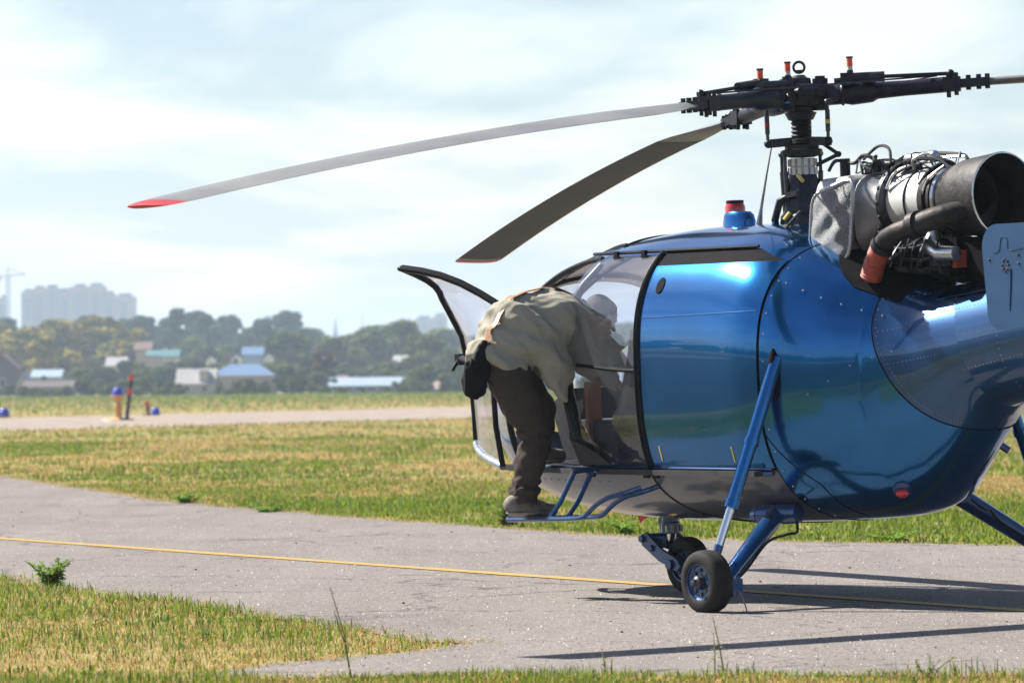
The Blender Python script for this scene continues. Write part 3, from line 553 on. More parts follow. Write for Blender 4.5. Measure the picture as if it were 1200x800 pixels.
for px, py, w, lb in ((247, 415, 5, 'small glinting white shed left of the other white sheds'), (277, 413, 6, 'tall glinting white shed below the dark wood'), (315, 412, 5, 'white domed shed right of the far blue roof'), (376, 413, 5, 'bright white shed above the brown tree'), (389, 413, 3, 'tiny white shed right of the brown tree')):
    Y = 715; z = ztop(px, py, Y); m = MB(); ww = w / FPX * Y * 2.0; z1 = ztop(px, py, Y); m.box((0, 0, z1 * .42), (ww, 3, z1 * .84)); e = empty('shed', (wx(px, Y), Y, 0)); m.build('wall', W_['tin'], e, False)
    MB().slab([(-ww * .55, -1.7, z1 * .83), (ww * .55, -1.7, z1 * .83), (0, -1.7, z1 * .93)], (0, 3.4, 0)).build('roof', W_['tin'], e, False); tag(e, lb, 'shed', 'white sheds below the wood')
# apartment blocks, crane and masts on the skyline
AP = dict(a=shade('beige block facade', (.27, .22, .20)), b=shade('blue grey loggias', (.13, .15, .20)), c=shade('pinkish facade', (.33, .23, .21)))
def block(name, segs, Y, label, depth=18):
    e = empty(name, (wx((segs[0][0] + segs[-1][1]) / 2, Y), Y, 0)); x0 = wx((segs[0][0] + segs[-1][1]) / 2, Y)
    for i, (a, b, yt) in enumerate(segs):
        xa, xb = wx(a, Y) - x0, wx(b, Y) - x0; z = ztop((a + b) / 2, yt, Y); w = MB().box(((xa + xb) / 2, depth / 2 + (i % 2) * 1.2, z / 2), (xb - xa - .05, depth, z)).build('wall', AP['ac'[i % 2]], e, False)
        n = max(1, int((xb - xa) / 6.5))
        for k in range(n):
            xc = xa + (k + .5) * (xb - xa) / n; MB().box((xc, (i % 2) * 1.2 - .35, z * .48), (2.6, .9, z * .9)).build('loggia', AP['b'], w, False)
        MB().box(((xa + xb) / 2, depth / 2, z + .8), ((xb - xa) * .6, depth * .5, 1.6)).build('lift_house', AP['b'], w, False)
    return tag(e, label, 'building')
block('apartment_block', [(25, 38, 342), (38, 52, 338), (52, 68, 337), (68, 83, 341), (83, 102, 336), (102, 122, 335), (122, 134, 344), (134, 157, 347)], 2200, 'large stepped apartment block rising over the trees at the left')
block('apartment_block', [(-12, 0, 352), (0, 5, 349)], 2300, 'sliver of a hazy apartment block at the left edge')
block('apartment_block', [(450, 468, 381), (468, 486, 377), (486, 508, 373), (508, 524, 370)], 2450, 'pale hazy apartment block left of the open cabin door')
block('apartment_block', [(498, 516, 393), (516, 530, 395)], 1900, 'low pinkish block in front of the hazy apartment block')
block('apartment_block', [(307, 319, 373), (319, 337, 377)], 2450, 'faint hazy block on the skyline above the dark wood')
MT['lattice'] = mat('crane steel', (.30, .34, .42), .6, .2)
e = empty('tower_crane', (wx(10, 2250), 2250, 0)); zc = ztop(10, 324, 2250); m = MB()
for sx_ in (-.9, .9):
    for sy_ in (-.9, .9): m.cyl((sx_, sy_, 0), (sx_, sy_, zc), .28, n=5)
for k in range(0, int(zc), 3): m.cyl((-.9, -.9, k), (.9, -.9, k + 3), .16, n=4); m.cyl((.9, .9, k), (-.9, .9, k + 3), .16, n=4)
m.build('mast', MT['lattice'], e, False); m = MB(); m.cyl((-6, 0, zc), (9, 0, zc + 1.2), .45, n=5); m.cyl((-6, 0, zc), (0, 0, zc + 4), .22, n=4); m.cyl((9, 0, zc + 1.2), (0, 0, zc + 4), .22, n=4); m.cyl((0, 0, zc), (0, 0, zc + 4.5), .4, n=4); m.build('jib', MT['lattice'], e, False)
MB().box((-5, 0, zc - 1.2), (3, 2, 2.2)).build('counterweight', MT['lattice'], e, False); tag(e, 'thin hazy tower crane left of the stepped apartment block', 'crane')
for nm, px, py, Y, rad, lb in (('church_tower', 393, 371, 2300, 2.6, 'faint hazy spire on the skyline right of the dark wood'), ('radio_mast', 262, 363, 2300, .8, 'thin hazy radio mast above the dark wood'), ('radio_mast', 425, 366, 2300, .7, 'thin hazy radio mast right of the spire')):
    z = ztop(px, py, Y); e = empty(nm, (wx(px, Y), Y, 0)); MB().lathe((0, 0, 0), (0, 0, 1), [(0, rad), (z * .62, rad * .8), (z * .66, rad * 1.0), (z * .8, rad * .4), (z, .1)], 8).build('shaft', MT['lattice'], e); MB().box((0, 0, z * .66), (rad * 2.3, rad * 2.3, z * .04)).build('gallery', MT['lattice'], e, False); tag(e, lb, 'tower')

# ------------------------------------------------------------------ taxiway edge lamps and striped stakes
MT['lampblue'] = mat('blue lamp glass', (.02, .03, .42), .15, coat=1); MT['ochre'] = mat('yellow ochre paint', (.52, .30, .09), .55, vary=.2); MT['stakered'] = mat('red stake paint', (.50, .02, .02), .5, vary=.2); MT['stakeblk'] = mat('black stake paint', (.015, .014, .014), .5)
def lamp(loc, s, label, low=False):
    e = empty('edge_lamp', loc)
    if not low:
        MB().lathe((0, 0, 0), (0, 0, 1), [(0, .62), (.03, .60), (.07, .40), (.10, .12)], 20).build('base_plate', MT['ochre'], e)
        MB().lathe((0, 0, .08), (0, 0, 1), [(0, .13), (.30, .12), (.34, .145), (.48, .145), (.56, .10), (.66, .12), (.74, .20), (.79, .33), (.815, .33), (.82, .2)], 18).build('post', MT['ochre'], e); z = .885
    else:
        MB().cyl((0, 0, 0), (0, 0, .06), .16, .14, 14).build('base_plate', MT['ochre'], e); z = .05
    MB().lathe((0, 0, z), (0, 0, 1), [(0, .215), (.05, .22), (.20, .185), (.28, .13), (.315, .05), (.32, .001)], 18, False).build('lens', MT['lampblue'], e)
    e.scale = (s, s, s); return tag(e, label, 'lamp', 'blue edge lamps by the runway')
def stake(loc, h, tilt, bands, label):
    e = empty('striped_stake', loc); e.rotation_euler = (0, tilt, 0); z = 0
    for frac, c in bands:
        z1 = z + frac * h; MB().cyl((0, 0, z - .1 if z == 0 else z), (0, 0, z1), .075, n=10).build('band', MT['stakered' if c == 'r' else 'stakeblk'], e); z = z1
    MB().box((0, 0, .03), (.55, .2, .06)).build('foot', MT['stakeblk'], e, False); return tag(e, label, 'stake', 'striped stakes by the runway')
lamp((-14.75, 166.0, .006), 1.03, 'tall yellow lamp post with blue glass top beside a leaning stake')
stake((-14.40, 165.5, .006), 1.72, R(7), ((.55, 'k'), (.14, 'r'), (.17, 'k'), (.14, 'r')), 'black and red striped stake leaning right beside the tall lamp')
lamp((-15.2, 189.0, .006), .95, 'low blue edge lamp right of the small red stake', True)
stake((-15.55, 189.5, .006), .62, R(-7), ((.28, 'r'), (.3, 'k'), (.42, 'r')), 'short red and black stake left of a low blue lamp')
lamp((-21.3, 186.0, .006), 1.1, 'low blue edge lamp cut by the left edge of the photo', True)
stake((-21.62, 186.5, .006), .75, R(-3), ((.3, 'k'), (.3, 'r'), (.4, 'k')), 'dark stake behind the lamp at the left edge of the photo')

# ------------------------------------------------------------------ haze
hz = bpy.data.materials.new('haze'); hz.use_nodes = True; t = hz.node_tree; t.nodes.clear(); ho = N(t, 'ShaderNodeOutputMaterial'); pv = N(t, 'ShaderNodeVolumePrincipled')
pv.inputs['Color'].default_value = (.68, .84, 1.0, 1); pv.inputs['Density'].default_value = 0.00030; pv.inputs['Anisotropy'].default_value = 0.25; t.links.new(pv.outputs[0], ho.inputs['Volume'])
MB().box((0, 1000, 49), (9000, 11500, 100)).build('haze', hz, None, False); bpy.data.objects['haze']['kind'] = 'stuff'; tag(bpy.data.objects['haze'], 'pale bluish haze over the whole airfield', 'haze')
# ================================================================== helicopter
# local frame: x forward, y to the left side, z up; origin on the ground under the rotor mast
heli = empty('helicopter', (1.73, 26.0, 0.0)); heli.rotation_euler = (R(-2.0), 0, R(125))
tag(heli, 'blue metallic helicopter with bare engine and drooping rotor blades standing on the taxiway', 'helicopter')
SEC = np.array([  # x, half width, z bottom, z top, z of max width, n upper, n lower
    (2.66, .02, 1.00, 1.12, 1.06, 2.0, 2.0), (2.60, .26, .84, 1.38, 1.10, 2.1, 2.1), (2.45, .48, .70, 1.62, 1.18, 2.2, 2.3), (2.20, .66, .60, 1.82, 1.28, 2.3, 2.6), (1.85, .78, .53, 1.98, 1.36, 2.45, 2.8),
    (1.50, .845, .49, 2.08, 1.40, 2.6, 3.0), (1.00, .89, .465, 2.17, 1.42, 2.7, 3.1), (.40, .905, .46, 2.205, 1.42, 2.7, 3.1), (-.20, .90, .465, 2.20, 1.40, 2.7, 3.0), (-.50, .895, .475, 2.16, 1.38, 2.7, 2.8), (-.70, .850, .485, 2.09, 1.36, 2.7, 2.6),
    (-.95, .725, .505, 1.98, 1.36, 2.5, 2.4), (-1.15, .575, .545, 1.89, 1.38, 2.3, 2.3), (-1.30, .465, .62, 1.83, 1.395, 2.15, 2.15),
    (-1.45, .395, .745, 1.80, 1.415, 2.05, 2.05), (-1.60, .362, .90, 1.81, 1.44, 2.0, 2.0), (-1.75, .340, 1.06, 1.82, 1.46, 2.0, 2.0), (-1.90, .320, 1.15, 1.83, 1.48, 2.0, 2.0)])[::-1]
KX = SEC[:, 0]
def herm(x, ys):
    i = int(np.clip(np.searchsorted(KX, x) - 1, 0, len(KX) - 2)); h = KX[i + 1] - KX[i]; t = (x - KX[i]) / h
    def tang(k):
        if k == 0: return (ys[1] - ys[0]) / (KX[1] - KX[0])
        if k == len(KX) - 1: return (ys[-1] - ys[-2]) / (KX[-1] - KX[-2])
        a = (ys[k] - ys[k - 1]) / (KX[k] - KX[k - 1]); b = (ys[k + 1] - ys[k]) / (KX[k + 1] - KX[k]); return 0.0 if a * b <= 0 else 2 * a * b / (a + b)
    m0, m1 = tang(i) * h, tang(i + 1) * h
    return (2 * t**3 - 3 * t**2 + 1) * ys[i] + (t**3 - 2 * t**2 + t) * m0 + (-2 * t**3 + 3 * t**2) * ys[i + 1] + (t**3 - t**2) * m1
def sec(x): return [herm(x, SEC[:, k]) for k in range(1, 7)]
def S(x, f, side=1):
    """point of the hull at station x, angle f (-90 belly .. 90 roof)"""
    w, zb, zt, zc, nt_, nb = sec(x); c, s = max(math.cos(R(f)), 0), math.sin(R(f))
    n = nt_ if s > 0 else nb
    return Vector((x, side * w * c ** (2 / n), zc + ((zt - zc) * s ** (2 / n) if s > 0 else -(zc - zb) * (-s) ** (2 / n))))
def FZ(x, z):
    """angle at which the hull at x reaches height z"""
    w, zb, zt, zc, nt_, nb = sec(x)
    if z >= zc: return math.degrees(math.asin(min(1, ((z - zc) / (zt - zc))) ** (nt_ / 2)))
    return -math.degrees(math.asin(min(1, ((zc - z) / (zc - zb))) ** (nb / 2)))
def FB(x, b):
    w, zb, zt, zc, nt_, nb = sec(x); return math.degrees(math.acos(min(1, b / w) ** (nt_ / 2)))
def SN(x, f, side=1):
    e = .01; a = S(x + e, f, side) - S(x - e, f, side); b = S(x, min(f + 1, 89.5), side) - S(x, max(f - 1, -89.5), side); n = a.cross(b); n.normalize(); c = Vector((x, 0, 1.3))
    return n if n.dot(S(x, f, side) - Vector((x * .92, 0, 1.3))) > 0 else -n
def skin(m, xs_, f0, f1, nf, side, off=0.0, th=0.012):
    P, Q = [], []
    for x in xs_:
        a, b = f0(x), f1(x); row, nr = [], []
        for k in range(nf + 1):
            f = a + (b - a) * k / nf; n = SN(x, f, side); row.append(S(x, f, side) + n * off); nr.append(n)
        P.append(row); Q.append(nr)
    if side > 0: P = P[::-1]; Q = Q[::-1]
    m.sheet(P, Q, th)
def lin(a, b, n): return [a + (b - a) * k / n for k in range(n + 1)]
def line_on(xs_, zf, side, off=.004): return [S(x, FZ(x, zf(x)), side) + SN(x, FZ(x, zf(x)), side) * off for x in xs_]
def arc_on(x, f0, f1, side, off=.004, n=24): return [S(x, f0 + (f1 - f0) * k / n, side) + SN(x, f0 + (f1 - f0) * k / n, side) * off for k in range(n + 1)]
ZR, ZT = .805, 2.045            # lower and upper door rail heights
fl = lambda x: FZ(x, ZR); ft = lambda x: FZ(x, ZT)
LX = lin(-.68, 2.3, 36) + lin(2.36, 2.655, 8)
# lower hull, in two halves of one shell
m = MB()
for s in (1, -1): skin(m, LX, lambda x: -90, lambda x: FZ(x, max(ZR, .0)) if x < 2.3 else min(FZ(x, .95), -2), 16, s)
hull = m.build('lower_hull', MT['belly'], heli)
def zseam(x): return 2.4 if x > -1.165 else .76 + .15 / (-x - 1.05)
def fseam(x): z = zseam(x); return 90 if z >= sec(x)[2] - .002 else (-90 if z <= sec(x)[1] + .002 else FZ(x, z))
m = MB(); RX = lin(-1.90, -1.17, 60) + lin(-1.14, -.684, 18)
for s in (1, -1): skin(m, RX, lambda x: -90, lambda x: max(-89.9, fseam(x)), 44, s)
rear = m.build('rear_fuselage', MT['blue'], heli)
m = MB()
for s in (1, -1): skin(m, lin(-1.90, -1.172, 60), lambda x: max(-89.9, fseam(x)) + .15, lambda x: 90, 30, s, .001)
broot = m.build('boom_root', MT['boom'], heli)
m = MB()
for s in (1, -1): skin(m, lin(-.68, 1.02, 24), ft, lambda x: 90, 14, s)
roof = m.build('roof', MT['blue'], heli)
m = MB()
for s in (1, -1):                # blue strip over the front windows
    skin(m, lin(1.024, 1.9, 12), lambda x: FZ(x, ZT - .16 * ((x - 1.0) / .9) ** 2), lambda x: FZ(x, ZT + .065 - .20 * ((x - 1.0) / .9) ** 2), 3, s)
m.build('roof_rail', MT['blue'], roof)
m = MB()
for s in (1, -1): skin(m, lin(1.03, 2.02, 14), lambda x: FZ(x, ZT + .068 - .20 * ((x - 1.0) / .9) ** 2), lambda x: 90, 10, s, -.004, .004)
m.build('roof_window', MT['sky_glass'], heli)
# sliding doors: solid panel with a round hatch at the left
def door_panel(side):
    m = MB(); skin(m, lin(-.678, .36, 22), lambda x: FZ(x, ZR + .015), lambda x: FZ(x, ZT - .072 if side > 0 else 1.25), 30, side, .012, .014)
    if side < 0: mw = MB(); skin(mw, lin(-.65, .35, 14), lambda x: FZ(x, 1.262), lambda x: FZ(x, ZT - .02), 16, side, .008, .004); mw.build('door_window', MT['glass'], heli)
    d = m.build('sliding_door', MT['blue'], heli)
    if side > 0: m = MB(); f = FZ(.22, 1.86); p = S(.22, f, side); n = SN(.22, f, side); x_, y_, d_ = frame_of(n); i = m.ring(p + n * .0145, x_, y_, .036, 20, .052); j = m.ring(p + n * .017, x_, y_, .033, 20, .049); m.join(i, j, 20); m.cap(j, 20); m.build('round_hatch', MT['pit'], d)
    for zz in (1.70,) if side > 0 else ():            # pressed swage line along the panel
        m = MB(); m.tube(line_on(lin(-.66, .35, 16), lambda x: zz - .02 * (x + .66), side, .0125), .0045, 6); m.build('swage_line', MT['blue'], d)
    m = MB()
    for x in (.24, -.42):
        q = FZ(x, .90); p = S(x, q, side); n = SN(x, q, side); up = (S(x, q + 3, side) - p).normalized(); m.bar(p + n * .0135 - up * .045, p + n * .0135 + up * .045, .010, .002, n)
    m.build('yellow_mark', MT['yellow'], d)
    m = MB(); m.tube(arc_on(.375, FZ(.375, ZR), FZ(.375, ZT), side, .012, 28), .017, 8); m.tube(arc_on(.372, FZ(.372, ZR), FZ(.372, ZT), side, .034, 28), .004, 6); m.build('door_seal', MT['black'], d)
    # rails
    m = MB(); m.tube(line_on(lin(-.66, 1.12, 26), lambda x: ZR - .012, side, .018), .013, 8); m.tube(line_on(lin(-.66, .95, 26), lambda x: ZR + .012, side, .014), .006, 6); m.build('lower_rail', MT['darkblue'], heli)
    m = MB(); m.tube(line_on(lin(-.44, 1.25, 26), lambda x: ZT + .005, side, .022), .010, 8); m.build('upper_rail', MT['black'], heli)
    for x in (.55, .86):
        m = MB(); p = S(x, FZ(x, ZT - .01), side) + SN(x, FZ(x, ZT), side) * .025; m.box(p, (.035, .02, .045)); m.cyl(p + Vector((-.03, 0, -.015)), p + Vector((.03, 0, -.015)), .007, n=8); m.build('door_roller', MT['black'], heli)
    for x in (.42, .33, .98): m = MB(); p = S(x, FZ(x, ZR - .02), side) + SN(x, FZ(x, ZR), side) * .028; m.box(p, (.05, .018, .03)); m.cyl(p + Vector((-.02, 0, -.015)), p + Vector((.03, 0, -.015)), .01, n=8); m.build('rail_roller', MT['black'], heli)
    # black wedge along the upper rail: shade under the ledge, painted as colour
    m = MB(); skin(m, lin(-.66, .36, 16), lambda x: FZ(x, ZT - .076), lambda x: FZ(x, ZT - .074 + .080 * max(0, min(1, (x + .67) / .22))), 3, side, .010, .004); m.build('rail_shade_wedge', MT['pit'], heli); m = MB(); skin(m, lin(-.682, -.40, 10), lambda x: FZ(x, ZT - .09), lambda x: FZ(x, ZT + .002), 3, side, .004, .004); m.build('rail_fairing', MT['blue'], heli)
for s in (1, -1): door_panel(s)
# clear front half of the sliding door (left: leading edge raked, no frame)
def rake(z): return 1.02 + .17 * max(0, 1 - abs(z - 1.74) / .42) if z > 1.45 else 1.02 - .03 * (1.45 - z)
def pane(side):
    P, Q = [], []
    for k in range(33):
        u = k / 32; rowp, rown = [], []
        for q in range(29):
            z = ZR + .012 + (ZT - .02 - ZR) * q / 28; xe = rake(z) if side > 0 else 1.02; x = .395 + (xe - .395) * u; f = FZ(x, min(z, sec(x)[2] - .02)); rowp.append(S(x, f, side) + SN(x, f, side) * .010); rown.append(SN(x, f, side))
        P.append(rowp); Q.append(rown)
    if side > 0: P = P[::-1]; Q = Q[::-1]
    m = MB(); m.sheet(P, Q, .004); return m.build('door_window', MT['glass'], heli)
for s in (1, -1):
    pn = pane(s)
    m = MB(); m.tube(line_on(lin(.40, 1.0, 12), lambda x: 1.40 - .02 * math.cos((x - .4) * 4), s, .004), .012, 8); m.tube(arc_on(.40, FZ(.4, ZR), FZ(.4, 1.40), s, .004, 12), .012, 6); m.build('inner_frame', MT['black'], pn)
# B pillar: dark strap-like post at the rear of the front door opening
for s in (1, -1):
    m = MB(); pts = []
    for z, dx in ((ZT - .03, .0), (1.9, .04), (1.75, .10), (1.6, .13), (1.45, .13), (1.25, .10), (1.05, .05), (.92, -.02), (.82, -.06)): x = 1.04 + dx; pts.append(S(x, FZ(x, z), s) + SN(x, FZ(x, z), s) * -.012)
    m.tube(pts, [.018, .022, .03, .038, .04, .04, .042, .045, .05], 8); pil = m.build('door_post', MT['black'], heli)
    MB().cyl(pts[4] + Vector((0, s * .03, -.03)), pts[4] + Vector((.10, s * .04, -.03)), .012, n=8).build('handle', MT['black'], pil)
m = MB(); p0 = S(.98, FZ(.98, .99), 1) + Vector((0, .012, 0))
m.slab([S(1.10, FZ(1.10, .98), 1) + Vector((0, .03, 0)), S(1.06, FZ(1.06, .825), 1) + Vector((0, .035, 0)), S(.74, FZ(.74, .825), 1) + Vector((0, .03, 0)), S(.86, FZ(.86, .90), 1) + Vector((0, .03, 0))], (0, .008, 0)); m.build('kick_plate', MT['interior'], heli)
# front glazing: right front door window, windscreen halves, chin glass
m = MB(); skin(m, lin(1.04, 1.92, 16), lambda x: FZ(x, ZR + .01), lambda x: FZ(x, ZT - .02 - .16 * ((x - 1.0) / .9) ** 2), 22, -1, 0, .004); m.build('side_window', MT['glass'], heli)
def wtop(x): return FZ(x, ZT - .02 - .16 * ((x - 1.0) / .9) ** 2) if x < 1.95 else 90
for s in (1, -1):
    m = MB(); skin(m, lin(1.96, 2.3, 8) + lin(2.34, 2.655, 10), lambda x: fl(x) if x < 2.3 else min(FZ(x, .95), -2) + .5, lambda x: 89.9, 26, s, 0, .004); m.build('windscreen', MT['glass'], heli)
m = MB()
for s in (1, -1):
    m.tube(arc_on(1.94, FZ(1.94, ZR), 89, s, .0, 26), .020, 8)
    m.tube(line_on(lin(1.05, 1.94, 14), lambda x: ZT - .01 - .16 * ((x - 1.0) / .9) ** 2, s, .004), .016, 8)
    m.tube(line_on(lin(1.02, 2.02, 14), lambda x: min(sec(x)[2] - .004, ZT + .068 - .20 * ((x - 1.0) / .9) ** 2), s, .004), .011, 8)
m.tube([S(x, 89.9, 1) for x in lin(1.02, 2.62, 20)], .016, 8); m.tube([S(1.02, f, 1) for f in lin(FZ(1.02, ZT + .06), 90, 10)] + [S(1.02, f, -1) for f in lin(90, FZ(1.02, ZT + .06), 10)], .009, 6)
m.build('cabin_frame', MT['black'], heli)
# open front door swung forward: curved glazed leaf with black frame
D0 = dict(top=(2.28, .74, 1.84), )
def lerp3(a, b, t): return Vector(a).lerp(Vector(b), t)
HIN = [(1.99, .77, .80), (1.99, .81, 1.05), (1.99, .82, 1.35), (1.99, .80, 1.60), (1.99, .74, 1.78)]           # hinge side
FRE = [(2.70, .47, .925), (2.70, .475, 1.10), (2.70, .49, 1.35), (2.70, .55, 1.60), (2.70, .69, 1.84)]            # free side
TIP = Vector((2.68, .995, 2.035))
P, Q = [], []
for i in range(13):
    t = i / 12 * 4; k = min(3, int(t)); u = t - k; a = lerp3(HIN[k], HIN[k + 1], u); b = lerp3(FRE[k], FRE[k + 1], u); P.append([a.lerp(b, q / 6) + Vector((.0, .05 * math.sin(math.pi * q / 6), 0)) for q in range(7)])
topa, topb = P[-1][0], P[-1][-1]
for i in range(1, 6):
    u = i / 5; a = topa.lerp(TIP + Vector((-.02, .01, 0)), u) + Vector((0, 0, .05 * math.sin(math.pi * u))); b = topb.lerp(TIP, u) + Vector((0, -.07 * math.sin(math.pi * u), 0)); P.append([a.lerp(b, q / 6) for q in range(7)])
Nn = [[Vector((.3, .95, 0))] * 7 for _ in P]; m = MB(); m.sheet(P, Nn, .004); od = m.build('open_front_door', MT['door_glass'], heli)
m = MB(); m.tube([r[-1] for r in P], .021, 8); m.tube([r[0] for r in P[12:]], .024, 8); m.tube([r[0] for r in P[:13]], .018, 8); m.sph(TIP, (.03, .03, .02)); m.build('frame', MT['black'], od)
m = MB(); m.tube(P[0], .024, 10); m.build('bottom_tube', MT['steel'], od)
m = MB(); a, b = P[7][-1], P[7][0]; m.tube([a + Vector((.02, .05, .03)), a.lerp(b, .45) + Vector((-.02, .04, .0)), b], .022, 8); m.box(a + Vector((.0, .05, .02)), (.05, .07, .07)); m.cyl(a + Vector((0, .07, .02)), a + Vector((.02, .11, -.05)), .012, n=8); m.build('latch_bar', MT['black'], od)
# seams
m = MB()
for s in (1, -1):
    m.tube(arc_on(-.684, -88, 88, s, .0005, 60), .003, 5)
    m.tube([S(-.684 - .19 * min(1, t * 2.2), -18 - 58 * t, s) + SN(-.684 - .19 * min(1, t * 2.2), -18 - 58 * t, s) * .001 for t in lin(0, 1, 18)], .003, 5)
m.build('panel_seam', MT['pit'], rear)
m = MB()
for s in (1, -1): m.tube([S(.42 - .75 * (1 - math.cos(t * 1.57)), FZ(.4, ZR) - (FZ(.4, ZR) + 89) * math.sin(t * 1.45), s) + SN(.3, -60, s) * .002 for t in lin(0, 1, 24)], .005, 5)
m.build('belly_cable', MT['hose'], hull)
m = MB()
for s in (1, -1):
    for k in range(16): f = -70 + 9 * k; p = S(-.715, f, s); m.sph(p + SN(-.715, f, s) * .002, .0055, 6, 4)
    for k in range(6): x = -.76 - .10 * k; f = 38 - 1.0 * k; m.sph(S(x, f, s) + SN(x, f, s) * .002, .007, 6, 4)
    for k in range(5): x = -.95 - .1 * k; f = -6 + 3 * k; m.sph(S(x, f, s) + SN(x, f, s) * .002, .005, 6, 4)
    for k in range(10): x = .9 + .1 * k; f = FZ(x, .72); m.sph(S(x, f, s) + SN(x, f, s) * .002, .005, 6, 4)
rv = m.build('rivets', MT['steel'], rear); rv['kind'] = 'stuff'
# strut pockets on the flanks, rear lamp, filler cap, side lamp, beacon, aerial
for s in (1, -1):
    P_ = [S(-.775 - .012 * t, 6 - 13 * t, s) + SN(-.8, 0, s) * .002 for t in lin(0, 1, 8)]
    MB().tube(P_, [.006, .02, .028, .032, .034, .032, .026, .016, .004], 10).build('strut_pocket', MT['pit'], rear)
f0 = FZ(-1.22, .68); p = S(-1.22, f0, 1); n = SN(-1.22, f0, 1)
m = MB(); m.lathe(p - n * .01, n, [(0, .055), (.02, .052), (.028, .04), (.03, .001)], 16); tl = m.build('rear_lamp', MT['darkblue'], heli); MB().sph(p + n * .022 + Vector((0, 0, -.012)), (.03, .045, .026), 12, 8).build('lens', MT['redlens'], tl)
p = S(-1.36, -42, -1); n = SN(-1.36, -42, -1); MB().cyl(p - n * .02, p + n * .05 + Vector((0, 0, -.02)), .022, n=12).build('fuel_vent', MT['darkblue'], heli)
p = S(1.92, FZ(1.92, .71), 1); m = MB(); m.lathe(p + Vector((0, -.02, 0)), (.35, .94, 0), [(0, .03), (.03, .034), (.05, .03), (.075, .016), (.08, .001)], 14); nl_ = m.build('side_lamp', MT['redlens'], heli); MB().lathe(p + Vector((0, -.03, 0)), (.35, .94, 0), [(0, .036), (.035, .038), (.036, .02)], 14).build('lamp_ring', MT['alu'], nl_)
zb = sec(.56)[2]; m = MB(); P_ = [[(.56 + .16 * math.cos(a) * c * (.52 if math.cos(a) > 0 else 1.0), .085 * math.sin(a) * c, zb - .02 + h) for a in lin(0, 2 * math.pi, 20)] for c, h in ((1, 0), (.97, .045), (.88, .085), (.72, .105), (.1, .108))]; m.sheet(P_); bc = m.build('beacon', MT['blue'], heli)
MB().lathe((.57, 0, zb + .08), (0, 0, 1), [(0, .062), (.035, .062), (.06, .05), (.07, .02), (.072, .001)], 18, False).build('red_dome', MT['redlens'], bc); MB().lathe((.57, 0, zb + .135), (0, 0, 1), [(0, .054), (.018, .054), (.02, .045), (.02, .001)], 14).build('dome_cap', MT['black'], bc)
zb = sec(.25)[2]; m = MB(); m.tube([(.25, .08, zb - .02), (.22, .08, zb + .09), (.15, .08, zb + .30), (.09, .08, zb + .47)], [.024, .010, .006, .004], 8); m.build('whip_aerial', MT['alu'], heli)
m = MB(); m.box((1.75, -.1, .47), (.09, .012, .10), Matrix.Rotation(R(25), 3, 'Y')); m.build('red_streamer', MT['redlens'], heli)
# ------------------------------------------------------------------ cabin inside
m = MB(); P_ = [[(x, y * (sec(x)[0] - .03), .80) for y in (-1, -.5, 0, .5, 1)] for x in lin(-.6, 2.25, 12)]; m.sheet(P_, [[Vector((0, 0, 1))] * 5 for _ in P_], .03); m.build('cabin_floor', MT['interior'], heli)
m = MB(); P_ = [S(-.62, f, 1) * .985 for f in lin(-60, 88, 20)] + [S(-.62, f, -1) * .985 for f in lin(88, -60, 20)]; m.slab(P_, (.02, 0, 0)); m.build('rear_bulkhead', MT['interior'], heli)
m = MB(); m.slab([(2.16, -.45, .81), (2.30, -.45, 1.15), (2.10, -.45, 1.25), (1.98, -.45, .81)], (0, .62, 0)); m.build('instrument_panel', MT['interior'], heli)
def seat(x, y, w, parent):
    m = MB(); m.box((x, y, 1.02), (.46, w, .12)); m.box((x - .02, y, .88), (.36, w * .8, .16)); st = m.build('seat', MT['seat'], parent, False)
    P_ = [[Vector((x - .20 - .16 * t - .05 * math.sin(t * 3), y + s * w * .5 * (1 - .2 * t * t), 1.06 + .56 * t)) for s in (-1, -.5, 0, .5, 1)] for t in lin(0, 1, 8)]
    m = MB(); m.sheet(P_, [[Vector((.97, 0, .25))] * 5 for _ in P_], .07); m.build('backrest', MT['seat'], st)
    m = MB(); m.sph((x - .40, y, 1.76), (.05, w * .32, .12), 14, 8); m.cyl((x - .40, y, 1.6), (x - .40, y, 1.72), .02, n=8); m.build('headrest', MT['seat'], st)
for y in (-.52, .0, .50): seat(1.32 if y < .4 else 1.12, y, .44, heli)
for y in (-.62, -.2, .2, .62): seat(-.10, y, .40, heli)
m = MB(); m.bar((.55, .55, 1.05), (.80, .60, 1.55), .30, .03, (0, 1, .2)); m.build('seat_cover', MT['white'], heli)
m = MB(); m.box((1.12, .70, 1.06), (.035, .10, .50)); m.build('tan_post', MT['tan'], heli, False)
# ------------------------------------------------------------------ engine bay
m = MB()
m.slab([(-.30, -.32, 1.97), (-.30, .32, 1.97), (-1.0, .28, 1.915), (-1.62, .22, 1.85), (-1.62, -.22, 1.85), (-1.0, -.28, 1.915)], (0, 0, .03)); m.box((-1.70, 0, 1.93), (.34, .22, .22)); m.box((-1.35, 0, 1.99), (.5, .30, .16)); deck = m.build('engine_deck', MT['pit'], heli)
m = MB(); P_ = []
for t in lin(0, 1, 22):          # black patch painting the shade on the rear shoulder, left and right
    pass
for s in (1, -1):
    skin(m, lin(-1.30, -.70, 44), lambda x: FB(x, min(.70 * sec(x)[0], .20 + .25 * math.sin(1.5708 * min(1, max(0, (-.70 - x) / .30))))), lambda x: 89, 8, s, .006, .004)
m.build('deck_shade_patch', MT['pit'], heli)
EZ = 2.285
def ax(t): return (-t, 0, EZ)
m = MB()                          # intake plenum: squarish box with rounded edges
